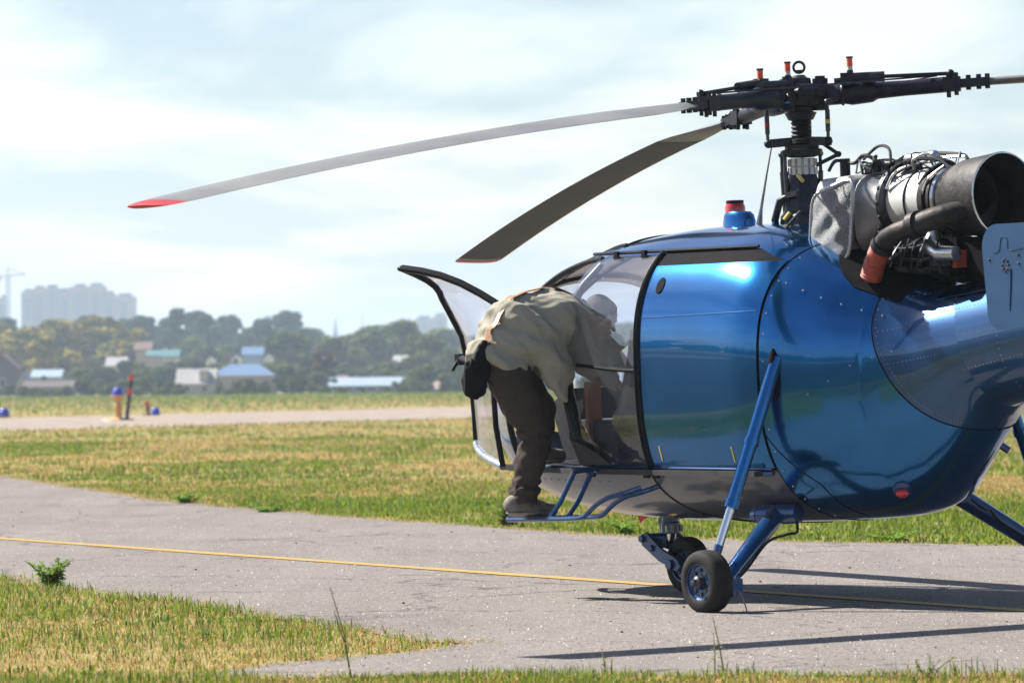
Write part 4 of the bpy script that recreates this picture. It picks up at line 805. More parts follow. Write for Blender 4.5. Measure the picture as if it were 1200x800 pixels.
def rrect(x, hy, z0, z1, r, n=5, tilt=0.0):
    o = []
    for cy_, cz_, a0 in ((hy - r, z1 - r, 0), (-hy + r, z1 - r, 90), (-hy + r, z0 + r, 180), (hy - r, z0 + r, 270)):
        for k in range(n + 1): a = R(a0 + 90 * k / n); zz = cz_ + r * math.sin(a); o.append((x + tilt * (zz - z0), cy_ + r * math.cos(a), zz))
    return o
def loft(m, loops, cap=True):
    n = len(loops[0]); st = []
    for L in loops: st.append(len(m.v)); m.v += [tuple(p) for p in L]
    for a, b in zip(st, st[1:]): m.join(a, b, n)
    if cap: m.cap(st[0], n, True); m.cap(st[-1], n)
loft(m, [rrect(-.52, .26, 2.00, 2.42, .07), rrect(-.55, .28, 1.98, 2.44, .08), rrect(-.80, .29, 1.97, 2.45, .08), rrect(-.83, .27, 1.99, 2.43, .08)][::-1]); pl = m.build('intake_box', MT['duct'], heli)
# wire-mesh intake screen: a crumpled rounded panel in a riveted frame at the left of the box
CO = [Vector((-.560, .36, 1.935)), Vector((-.905, .345, 1.975)), Vector((-.935, .32, 2.435)), Vector((-.575, .33, 2.345))]
def scr(u, v): return CO[0].lerp(CO[1], u).lerp(CO[3].lerp(CO[2], u), v)
def rim_pt(t):
    a = 2 * math.pi * t; c, q = math.cos(a), math.sin(a); k = (abs(c) ** 7 + abs(q) ** 7) ** (-1 / 7.0); return .5 + .5 * c * k, .5 + .5 * q * k
m = MB(); P_, Q_ = [], []
for i in range(13):
    rad_ = i / 12; row = []
    for j in range(49):
        u, v = rim_pt(j / 48); u, v = .5 + (u - .5) * rad_, .5 + (v - .5) * rad_; p = scr(u, v); bul = .035 * (1 - rad_ ** 4) + .012 * math.sin(9 * u + 5 * v) * (1 - rad_ ** 3) + .010 * math.sin(17 * v - 6 * u) * (1 - rad_ ** 3) - .03 * math.exp(-((u - .55) / .12) ** 2) * v * (1 - rad_ ** 3); row.append(p + Vector((-.3, .9, .2)) * bul)
    P_.append(row); Q_.append([Vector((0, 1, 0))] * 49)
m.sheet(P_, Q_, .006); sc_ = m.build('intake_screen', MT['mesh'], heli)
m = MB(); m.tube([scr(*rim_pt(j / 60)) for j in range(60)], .013, 6, True); m.build('screen_frame', MT['alu'], sc_)
m = MB()
for j in range(30): m.sph(scr(*rim_pt(j / 30)) + Vector((0, .013, 0)), .0055, 6, 3)
rv2 = m.build('screen_rivets', MT['steel'], sc_); rv2['kind'] = 'stuff'
m = MB(); loft(m, [rrect(-.78, .28, 1.99, 2.44, .10), rrect(-.81, .25, 2.0, 2.44, .14), rrect(-.86, .262, 1.99, 2.452, .15), rrect(-.87, .25, 2.0, 2.44, .15), rrect(-.98, .20, 2.08, 2.42, .165), rrect(-1.02, .19, 2.10, 2.45, .165)][::-1]); m.build('intake_duct', MT['duct'], heli)
m = MB(); m.lathe((-.98, 0, EZ), (-1, 0, 0), [(0, .20), (.01, .215), (.04, .215), (.05, .19)], 32)
for k in range(16): a = 2 * math.pi * k / 16; m.sph((-1.0, .208 * math.cos(a), EZ + .208 * math.sin(a)), .016, 6, 4)
m.build('bolt_flange', MT['rotor2'], heli)
m = MB(); m.lathe((-1.02, 0, EZ), (-1, 0, 0), [(0, .165), (.03, .182), (.20, .182), (.30, .178), (.31, .16)], 36); cs = m.build('engine_casing', MT['casing'], heli)
m = MB(); m.torus((-1.20, 0, EZ), (1, 0, 0), .184, .007, 36, 6); m.build('casing_band', MT['soot'], cs)
m = MB(); m.lathe((-1.32, 0, EZ), (-1, 0, 0), [(0, .15), (.005, .195), (.05, .20), (.055, .17), (.075, .17), (.08, .195), (.10, .195), (.105, .15)], 32); m.build('hot_flange', MT['soot'], heli)
m = MB(); m.torus((-1.43, 0, EZ), (1, 0, 0), .168, .022, 36, 8); m.build('flange_ring', MT['steel'], heli)
m = MB(); T = Vector((-1, 0, .02)); m.lathe((-1.44, 0, EZ), T, [(0, .165), (.05, .19), (.14, .215), (.40, .236), (.405, .228), (.39, .222), (.12, .20), (.10, .12), (.08, .02)], 44, False); ex = m.build('exhaust_pipe', MT['soot'], heli)
m = MB(); m.torus(V((-1.44, 0, EZ)) + T.normalized() * .402, T, .232, .006, 44, 6); m.build('outlet_rim', MT['steel'], ex)
m = MB(); m.lathe((-1.45, 0, EZ), T, [(.10, .11), (.18, .10), (.30, .03), (.32, .001)], 20); m.build('exhaust_cone', MT['pit'], ex)
# heater ducts at the left: orange hose, elbow, collar, black pipe into the exhaust
m = MB(); A = [Vector((-1.10, .36, 1.86)), Vector((-1.15, .365, 1.95)), Vector((-1.22, .37, 2.04))]; pr_ = []
for k in range(25): t = k / 24; q = (A[0].lerp(A[1], t * 2) if t < .5 else A[1].lerp(A[2], t * 2 - 1)); pr_.append(q)
m.tube(pr_, [.058 + (.0045 if k % 2 else 0) for k in range(25)], 16); m.build('orange_hose', MT['orange'], heli)
m = MB(); m.tube([(-1.22, .37, 2.04), (-1.27, .37, 2.08), (-1.35, .365, 2.11), (-1.47, .35, 2.14)], [.056, .057, .055, .053], 14); m.tube([(-1.205, .37, 2.025), (-1.235, .37, 2.05)], .066, 14); m.tube([(-1.47, .35, 2.14), (-1.52, .345, 2.15)], .076, 16); m.tube([(-1.50, .345, 2.145), (-1.60, .30, 2.18), (-1.69, .235, 2.205), (-1.735, .165, 2.215)], [.062, .062, .060, .05], 14); m.build('heater_pipe', MT['soot'], heli)
m = MB(); m.tube([(-1.46, .2, 2.10), (-1.50, .24, 2.02), (-1.58, .25, 1.98), (-1.70, .24, 1.98)], [.05, .055, .05, .04], 12); m.build('bleed_elbow', MT['steel'], heli)
# accessories: gearbox, pumps, wiring and pipes
m = MB(); m.box((-.82, -.02, 2.475), (.20, .16, .05)); m.cyl((-.70, .03, 2.50), (-.98, .03, 2.505), .022, n=10); m.cyl((-.88, .1, 2.46), (-.88, .1, 2.53), .025, n=10); m.cyl((-.75, -.08, 2.46), (-.75, -.08, 2.54), .045, n=12); m.box((-1.10, .05, 2.49), (.10, .12, .05)); m.cyl((-.62, .12, 2.42), (-.62, .12, 2.55), .03, n=10); m.build('accessory_gearbox', MT['rotor'], heli)
m = MB(); m.cyl((-1.08, .03, 2.52), (-1.30, .03, 2.53), .035, n=12); m.sph((-1.08, .03, 2.52), .035); m.sph((-1.30, .03, 2.53), .035); m.build('igniter_box', MT['steel'], heli)
rr_ = random.Random(4)
def cable(name, pts, r, mt): MB().tube(catmull([Vector(p) for p in pts], 8), r, 6).build(name, mt, heli)
def catmull(p, n):
    o = []; q = [p[0]] + p + [p[-1]]
    for i in range(1, len(q) - 2):
        for k in range(n):
            t = k / n; o.append(.5 * ((2 * q[i]) + (q[i + 1] - q[i - 1]) * t + (2 * q[i - 1] - 5 * q[i] + 4 * q[i + 1] - q[i + 2]) * t * t + (3 * q[i] - q[i - 1] - 3 * q[i + 1] + q[i + 2]) * t ** 3))
    return o + [p[-1]]
CB = [([(-.45, .1, 2.49), (-.58, .15, 2.54), (-.70, .12, 2.52), (-.85, .16, 2.56), (-.95, .12, 2.50)], .011, 'hose'), ([(-.70, .05, 2.54), (-.80, .02, 2.61), (-.92, .04, 2.59), (-1.0, .1, 2.50)], .009, 'hose'), ([(-1.02, .16, 2.40), (-1.08, .12, 2.49), (-1.25, .10, 2.52), (-1.42, .06, 2.50), (-1.46, .02, 2.47)], .012, 'hose'),
      ([(-1.05, .18, 2.36), (-1.12, .15, 2.46), (-1.3, .02, 2.515), (-1.5, -.02, 2.52)], .008, 'steel'), ([(-1.32, .17, 2.37), (-1.37, .13, 2.45), (-1.42, .05, 2.50)], .010, 'hose'), ([(-1.36, .19, 2.30), (-1.40, .17, 2.40), (-1.46, .10, 2.47)], .007, 'steel'),
      ([(-1.0, .2, 2.15), (-1.1, .24, 2.05), (-1.3, .25, 2.02), (-1.5, .2, 2.06)], .008, 'rotor'), ([(-1.05, .1, 2.1), (-1.15, .2, 1.98), (-1.35, .22, 1.95), (-1.5, .25, 1.96)], .010, 'hose'), ([(-.30, .25, 2.13), (-.25, .33, 2.10), (-.34, .33, 2.18), (-.42, .3, 2.26)], .008, 'rotor2'), ([(-.28, .2, 2.02), (-.24, .3, 2.03), (-.34, .32, 2.06)], .007, 'steel'),
      ([(-1.2, .15, 2.11), (-1.22, .28, 2.0), (-1.2, .3, 1.92)], .007, 'rotor2'), ([(-1.38, .15, 2.1), (-1.42, .26, 2.0), (-1.40, .27, 1.9)], .007, 'rotor'), ([(-.95, .12, 2.48), (-1.05, .0, 2.54), (-1.2, -.05, 2.55), (-1.45, -.04, 2.53), (-1.55, 0, 2.5)], .012, 'hose')]
rc = random.Random(21)
for k in range(16):
    x0 = -.62 - .05 * k; z0 = 2.46; b0 = rc.uniform(-.05, .2); CB.append(([(x0, b0, z0), (x0 - .03, b0 + rc.uniform(-.05, .06), z0 + rc.uniform(.02, .09)), (x0 - .10, b0 + rc.uniform(-.06, .06), z0 + rc.uniform(.02, .08)), (x0 - .17, rc.uniform(-.05, .17), z0 - .01)], rc.choice((.004, .006, .008)), rc.choice(('hose', 'rotor', 'rotor2', 'alu'))))
for pts, r, mt in CB: cable('engine_cable' if mt == 'hose' else 'engine_pipe', pts, r, MT[mt])
for k in range(9):
    a = Vector((-1.0 - .07 * k, .20 + .02 * (k % 3), 2.08 - .03 * (k % 2))); cable('engine_pipe', [a, a + Vector((-.02, .04, -.06)), a + Vector((.02 * (-1) ** k, .05, -.16))], .005, MT['rotor' if k % 3 else 'rotor2'])
m = MB()
for s in (1, -1):
    m.cyl((-1.06, s * .30, 1.90), (-1.40, s * .12, 2.13), .012, n=8); m.cyl((-1.62, s * .28, 1.87), (-1.36, s * .14, 2.14), .012, n=8); m.cyl((-.95, s * .3, 1.93), (-1.0, s * .17, 2.16), .012, n=8)
m.build('engine_mount', MT['rotor'], heli)
MB().box((-1.62, .08, 1.95), (.03, .22, .10)).build('fire_panel', MT['orange'], heli, False)
m = MB(); m.lathe((-1.05, 0, 2.03), (-1, 0, 0), [(0, .05), (.03, .09), (.42, .09), (.45, .05)], 16); m.build('oil_tank', MT['rotor2'], heli)
# ------------------------------------------------------------------ tail boom
BZ0, BSL = 1.395, .150
def bc_(x): return Vector((x, 0, BZ0 + BSL * (-x - 1.25)))
def br(x): return .385 - .052 * max(0, -x - 1.25) if x < -1.25 else .385
m = MB(); loops = []
for x in lin(-1.45, -6.1, 26):
    c = bc_(x); r_ = br(x); loops.append([(x + (c.z + r_ * math.sin(2 * math.pi * k / 40) - c.z) * .10, r_ * .94 * math.cos(2 * math.pi * k / 40), c.z + r_ * math.sin(2 * math.pi * k / 40)) for k in range(40)])
loft(m, loops); boom = m.build('tail_boom', MT['boom'], heli)
m = MB(); P_, Q_ = [], []
for x in lin(-1.50, -2.9, 16):
    row = []; nr = []
    for k in range(13): a = R(52 + 76 * k / 12); c = bc_(x); r_ = br(x) * 1.02; n = Vector((0, math.cos(a), math.sin(a))); row.append(c + n * r_); nr.append(n)
    P_.append(row[::-1]); Q_.append(nr[::-1])
m.sheet(P_, Q_, .012); m.build('boom_top_fairing', MT['blue'], boom)
m = MB()
def bp(x, a, off=.001): c = bc_(x); n = Vector((0, .94 * math.cos(a), math.sin(a))); return c + n * (br(x) + off) + Vector((br(x) * math.sin(a) * .10, 0, 0))
for a in (R(10), R(-22), R(35), R(170), R(202)):
    for k in range(95): m.sph(bp(-1.62 - .03 * k, a), .0035, 4, 2)
for x in (-1.70, -2.1, -2.6):
    for k in range(60): m.sph(bp(x, R(-90 + 6 * k)), .0035, 4, 2)
rb = m.build('boom_rivets', MT['alu'], boom); rb['kind'] = 'stuff'
m = MB(); m.tube([bp(x, R(49), .002) for x in lin(-1.6, -3, 14)], .004, 5); m.tube([bp(x, R(131), .002) for x in lin(-1.6, -3, 14)], .004, 5); m.build('boom_seam', MT['pit'], boom)
for s in (1, -1):
    m = MB(); m.tube([S(x, fseam(x), s) + SN(x, fseam(x), s) * .001 for x in lin(-1.70, -1.186, 60)], .004, 5); m.build('root_seam', MT['pit'], broot)
m = MB()
for s in (1, -1):
    for dz_ in (-.03, .16, .34):
        for k in range(18):
            x = -1.24 - .024 * k; z = 1.40 + dz_ + .15 * (-x - 1.25)
            if z > zseam(x) + .02: m.sph(S(x, FZ(x, z), s) + SN(x, FZ(x, z), s) * .002, .0035, 4, 2)
    for k in range(40):
        x = -1.205 - .011 * k; f = fseam(x) + 3.5
        if f < 85: m.sph(S(x - .012, f, s) + SN(x - .012, f, s) * .002, .0038, 4, 2)
q_ = m.build('root_rivets', MT['alu'], broot); q_['kind'] = 'stuff'
# tailplane with end plates
zs = bc_(-3.5).z + .03; m = MB(); loft(m, [[(-3.50 + .19 * math.cos(a), y, zs + .02 * math.sin(a)) for a in lin(0, 2 * math.pi * 15 / 16, 15)] for y in (-1.39, 0, 1.39)]); stb = m.build('tailplane', MT['boom'], heli)
for s in (1, -1):
    m = MB(); o = []
    for cx_, cz_, a0, r_ in ((-3.36, 1.995, 0, .115), (-3.60, 2.03, 90, .08), (-3.62, 1.66, 180, .07), (-3.36, 1.665, 270, .09)):
        for k in range(7): a = R(a0 + 90 * k / 6); o.append((cx_ + r_ * math.cos(a), s * 1.40, cz_ + r_ * math.sin(a)))
    m.slab(o if s < 0 else o[::-1], (0, s * -.022, 0)); fn = m.build('end_fin', MT['finblue'], heli)
    m = MB()
    for k in range(8): a = R(45 * k); m.sph((-3.42 + .022 * math.cos(a), s * 1.403, 1.90 + .030 * math.sin(a)), .0065, 6, 4)
    for q in ((-3.52, 1.95), (-3.52, 1.905), (-3.30, 1.93)): m.sph((q[0], s * 1.403, q[1]), .007, 6, 4)
    m.build('bolt_ring', MT['rotor2'], fn)
    m = MB(); m.tube([(-3.46, s * 1.402, 1.88), (-3.45, s * 1.402, 1.76), (-3.44, s * 1.402, 1.67)], [.005, .004, .002], 6); m.tube(catmull([Vector((x, s * 1.402, z)) for x, z in ((-3.33, 1.965), (-3.375, 1.975), (-3.39, 2.03), (-3.415, 2.045), (-3.44, 2.03), (-3.45, 1.975), (-3.56, 1.985))], 5), .0018, 5); m.build('stiffener', MT['finblue'], fn)
m = MB(); m.cyl((-6.05, -.05, 2.1), (-6.05, .32, 2.1), .05, n=12); tr_ = m.build('tail_rotor', MT['rotor'], heli)
for k in range(3):
    a = R(20 + 120 * k); d = Vector((math.cos(a), 0, math.sin(a))); MB().bar(Vector((-6.05, .28, 2.1)) + d * .1, Vector((-6.05, .28, 2.1)) + d * .94, .14, .015, (0, 1, 0)).build('tail_blade', MT['blade'], tr_)
m = MB(); m.tube([(-5.6, 0, 1.95), (-5.9, 0, 1.2), (-6.3, 0, 1.0), (-6.7, 0, 1.15), (-6.2, 0, 1.7)], .02, 8); m.build('tail_guard', MT['boom'], heli)
# ------------------------------------------------------------------ landing gear
def wheel(name, c, axis, rad, wid, parent):
    a = Vector(axis).normalized(); e = bpy.data.objects.new(name, None); col.objects.link(e); e.parent = parent
    pr = [(-.50, .62), (-.50, .74), (-.47, .86), (-.38, .95), (-.24, .99), (-.10, 1.0), (-.09, .985), (-.06, .985), (-.05, 1.0), (.05, 1.0), (.06, .985), (.09, .985), (.10, 1.0), (.24, .99), (.38, .95), (.47, .86), (.50, .74), (.50, .62), (.44, .55), (-.44, .55), (-.50, .62)]
    MB().lathe(c, a, [(t * wid, r * rad) for t, r in pr], 48, False).build('tyre', MT['rubber'], e)
    m = MB(); m.lathe(c, a, [(-.46 * wid, .56 * rad), (-.47 * wid, .60 * rad), (-.40 * wid, .56 * rad), (-.30 * wid, .50 * rad), (-.28 * wid, .25 * rad), (.28 * wid, .25 * rad), (.30 * wid, .50 * rad), (.40 * wid, .56 * rad), (.47 * wid, .60 * rad), (.46 * wid, .56 * rad), (.2 * wid, .5 * rad), (-.2 * wid, .5 * rad)], 32, False)
    rim = m.build('rim', MT['darkblue'], e); m = MB(); m.lathe(V(c) + a * .25 * wid, a, [(0, .24 * rad), (.04, .20 * rad), (.05, .12 * rad), (.065, .10 * rad), (.07, .001)], 16); x, y, d = frame_of(a)
    for k in range(8): q = 2 * math.pi * k / 8; m.cyl(V(c) + a * .29 * wid + (x * math.cos(q) + y * math.sin(q)) * .38 * rad, V(c) + a * .36 * wid + (x * math.cos(q) + y * math.sin(q)) * .38 * rad, .012, n=6)
    m.build('hub_cap', MT['rotor2'], rim); return e
def main_gear(s, drop):
    z = drop; g_ = bpy.data.objects.new('main_gear', None); col.objects.link(g_); g_.parent = heli
    piv = Vector((-.52, s * (.64 if s > 0 else .70), .54 if s > 0 else .585)); axl = Vector((-.86, s * 1.27, .185 + z)); wc = Vector((-.85, s * 1.405, .176 + z))
    m = MB(); m.cyl(piv + Vector((.11, s * .03, 0)), piv + Vector((-.13, -s * .06, .01)), .058, n=18); m.cyl(piv + Vector((.15, s * .035, 0)), piv + Vector((.11, s * .03, 0)), .045, .05, 12); m.cyl(piv, axl.lerp(piv, .08), .058, .046, 16); m.cyl(axl.lerp(piv, .09), axl.lerp(piv, -.03), .052, n=14); m.cyl(axl + Vector((0, -s * .06, -.01)), axl + Vector((0, s * .06, -.005)), .045, n=14); m.cyl(axl, wc, .022, n=10); m.build('leg', MT['darkblue'], g_)
    top = S(-.79, 3, s) - SN(-.79, 3, s) * .02; bot = axl + Vector((.10, s * .01, .09)); k1 = top.lerp(bot, .74)
    m = MB(); m.cyl(top, k1, .040, .036, 16); m.cyl(top.lerp(bot, .40), top.lerp(bot, .43), .045, n=16); m.cyl(k1, top.lerp(bot, .70), .042, n=16); m.build('oleo_strut', MT['blue'], g_)
    m = MB(); m.cyl(k1, top.lerp(bot, .93), .024, n=14); m.build('piston', MT['chrome'], g_); m = MB(); m.cyl(top.lerp(bot, .92), bot, .026, n=12); m.sph(bot, .034); m.box(bot.lerp(axl, .5), (.05, .05, .10)); m.build('strut_fork', MT['darkblue'], g_)
    cable_pts = [piv + Vector((-.16, -s * .02, -.03)), piv + Vector((-.22, s * .03, -.09)), piv + Vector((-.20, s * .09, -.10)), piv.lerp(axl, .35) + Vector((-.07, 0, -.03)), piv.lerp(axl, .8) + Vector((-.07, 0, -.03)), axl + Vector((-.04, 0, -.02))]; MB().tube(catmull(cable_pts, 6), .008, 6).build('brake_hose', MT['hose'], g_)
    MB().tube(catmull([axl + Vector((-.03, 0, -.02)), axl + Vector((-.10, -s * .02, -.10)), axl + Vector((-.13, -s * .03, -.18))], 6), .004, 5).build('ground_wire', MT['alu'], g_)
    m = MB(); m.box(axl + Vector((-.03, -s * .015, -.05)), (.09, .07, .10)); m.build('brake_caliper', MT['darkblue'], g_, False)
    w = wheel('wheel', wc, (0, s, 0), .176, .135, heli); return g_
main_gear(1, .049); main_gear(-1, -.049)
ng = bpy.data.objects.new('nose_gear', None); col.objects.link(ng); ng.parent = heli
m = MB(); m.lathe((1.30, .02, .50), (0, 0, -1), [(0, .075), (.03, .075), (.035, .055), (.07, .055), (.075, .062), (.14, .062), (.145, .04)], 18); m.box((1.36, .02, .43), (.05, .06, .12)); m.build('trunnion', MT['darkblue'], ng)
m = MB()
for k in range(12): a = R(30 * k); m.cyl((1.30 + .064 * math.cos(a), .02 + .064 * math.sin(a), .37), (1.30 + .064 * math.cos(a), .02 + .064 * math.sin(a), .41), .010, n=5)
m.build('gear_teeth', MT['alu'], ng); m = MB(); m.cyl((1.30, .02, .37), (1.33, .02, .27), .035, n=12); m.build('leg', MT['chrome'], ng)
m = MB()
for s in (1, -1): m.slab([(1.46, s * .10 + .02, .34), (1.40, s * .10 + .02, .37), (1.25, s * .10 + .02, .27), (1.10, s * .10 + .02, .215), (1.06, s * .10 + .02, .17), (1.10, s * .10 + .02, .14), (1.28, s * .10 + .02, .20), (1.44, s * .10 + .02, .29)], (0, s * .022, 0)); m.cyl((1.16, s * .09 + .02, .18), (1.16, s * .14 + .02, .18), .03, n=12); m.cyl((1.43, s * .09 + .02, .33), (1.43, s * .14 + .02, .33), .022, n=10); m.cyl((1.34, s * .09 + .02, .275), (1.34, s * .14 + .02, .275), .02, n=10)
m.cyl((1.43, -.10, .33), (1.43, .14, .33), .03, n=12); m.box((1.37, .02, .30), (.08, .16, .06)); m.build('fork', MT['finblue'], ng)
wheel('wheel', (1.14, .02, .172), (0, 1, 0), .17, .12, heli)
# ------------------------------------------------------------------ boarding step at the left
m = MB()
for y, dx in ((1.16, 0.0), (1.03, .03)):
    m.tube(catmull([Vector(p) for p in ((1.40, y, .51), (1.0, y, .52), (.72, y, .53), (.63, y - .01, .545), (.57, y - .05, .605), (.52, y - .10, .645), (.46, y - .18, .67), (.42, y - .27, .70))], 6), .016, 8)
    m.tube([(.97, y, 0.520), (.92, y - .05, .62), (.87, y - .12, .79)], .015, 8)
m.tube([(1.40, 1.16, .51), (1.40, 1.03, .51)], .017, 8); m.tube([(1.05, 1.16, .52), (1.05, 1.03, .52)], .013, 8); m.tube([(.87, 1.04, .79), (.87, .86, .80)], .015, 8)
m.build('boarding_step', MT['darkblue'], heli)
m = MB(); m.box((1.20, 1.095, .528), (.36, .15, .008)); m.build('step_tread', MT['rotor2'], heli, False)
# ------------------------------------------------------------------ rotor mast and head
MX = -.085; HZ = 2.935
def mz(r, pz, pz2): return None
m = MB(); m.lathe((MX, 0, 2.02), (0, 0, 1), [(0, .20), (.10, .19), (.13, .15), (.22, .14), (.24, .125), (.36, .105), (.44, .085), (.46, .08)], 10); m.build('gearbox_casing', MT['rotor'], heli, True, 20)
m = MB(); m.lathe((MX, 0, 2.475), (0, 0, 1), [(0, .072), (.10, .072)], 20)
for k in range(14):
    a = 2 * math.pi * k / 14
    for z in (2.50, 2.55): m.box((MX + .077 * math.cos(a), .077 * math.sin(a), z), (.020, .024, .042), Matrix.Rotation(a, 3, 'Z'))
m.build('ribbed_collar', MT['casing'], heli)
m = MB(); m.lathe((MX, 0, 2.58), (0, 0, 1), [(0, .07), (.012, .115), (.045, .12), (.05, .10), (.07, .10), (.075, .06)], 28); sw = m.build('swashplate', MT['rotor'], heli)
m = MB(); m.lathe((MX, 0, 2.655), (0, 0, 1), [(0, .05), (.005, .09), (.03, .085), (.035, .058)] + [(.04 + .012 * k, .062 if k % 2 else .050) for k in range(8)] + [(.14, .05)], 24); m.build('bellows', MT['hose'], heli)
m = MB()
dirs = [R(107), R(-13), R(-133)]
for a in dirs:
    d = Vector((math.cos(a - R(37)), math.sin(a - R(37)), 0)); m.bar(Vector((MX, 0, 2.675)) + d * .04, Vector((MX, 0, 2.665)) + d * .205, .06, .05); m.sph(Vector((MX, 0, 2.665)) + d * .205, .026)
m.build('swash_arm', MT['rotor'], sw)
m = MB(); m.lathe((MX, 0, 2.79), (0, 0, 1), [(0, .045), (.01, .075), (.03, .085), (.05, .095), (.055, .075), (.08, .08), (.09, .125), (.12, .14), (.18, .14), (.21, .115), (.22, .07), (.25, .065), (.255, .045), (.27, .03)], 24); hub = m.build('rotor_hub', MT['rotor'], heli)
m = MB(); m.torus((MX, 0, 3.105), (.82, -.57, 0), .032, .008, 20, 8); m.cyl((MX, 0, 3.07), (MX, 0, 3.09), .02, n=10); m.build('lifting_eye', MT['rotor'], hub)
# control rods below the head
m = MB()
for (x, y, x2, y2, zt_) in ((.060, .088, .070, .098, 2.60), (.018, .098, .030, .105, 2.60), (-.052, -.074, -.06, -.085, 2.60), (.08, -.06, .075, -.06, 2.60)):
    m.cyl((MX + x, y, 2.15), (MX + x, y, 2.20), .016, n=10); m.cyl((MX + x, y, 2.18), (MX + x2, y2, 2.50), .015, n=10); m.cyl((MX + x2, y2, 2.50), (MX + x2, y2, zt_), .010, n=8); m.sph((MX + x2, y2, zt_), .02)
m.build('control_rod', MT['rotor2'], heli)
m = MB(); m.bar((MX - .06, -.05, 2.53), (MX - .15, -.15, 2.59), .03, .022); m.bar((MX - .15, -.15, 2.59), (MX - .08, -.07, 2.67), .03, .022); m.cyl((MX - .175, -.13, 2.59), (MX - .125, -.17, 2.59), .018, n=10); m.build('scissor_link', MT['rotor'], heli)
m = MB(); m.tube([(MX + .14, .1, 2.17), (MX + .09, .15, 2.22), (MX + .05, .14, 2.33), (MX + .0, .11, 2.36)], .022, 8); m.bar((MX + .02, .12, 2.36), (MX - .1, .12, 2.37), .03, .03); m.bar((MX + .12, .12, 2.14), (MX + .25, .16, 2.15), .05, .02); m.build('servo_lever', MT['rotor'], heli)
m = MB(); m.cyl((MX - .06, .085, 2.475), (MX - .12, .10, 2.44), .012, n=8); m.cyl((MX - .03, .13, 2.26), (MX + .0, .15, 2.22), .014, n=8); m.build('yellow_tag', MT['yellow'], heli)
m = MB(); m.cyl((MX - .02, 0, 2.06), (MX - .02, 0, 2.18), .12, n=16); m.box((MX - .12, .05, 2.13), (.12, .12, .12)); m.build('gearbox_base', MT['rotor2'], heli)
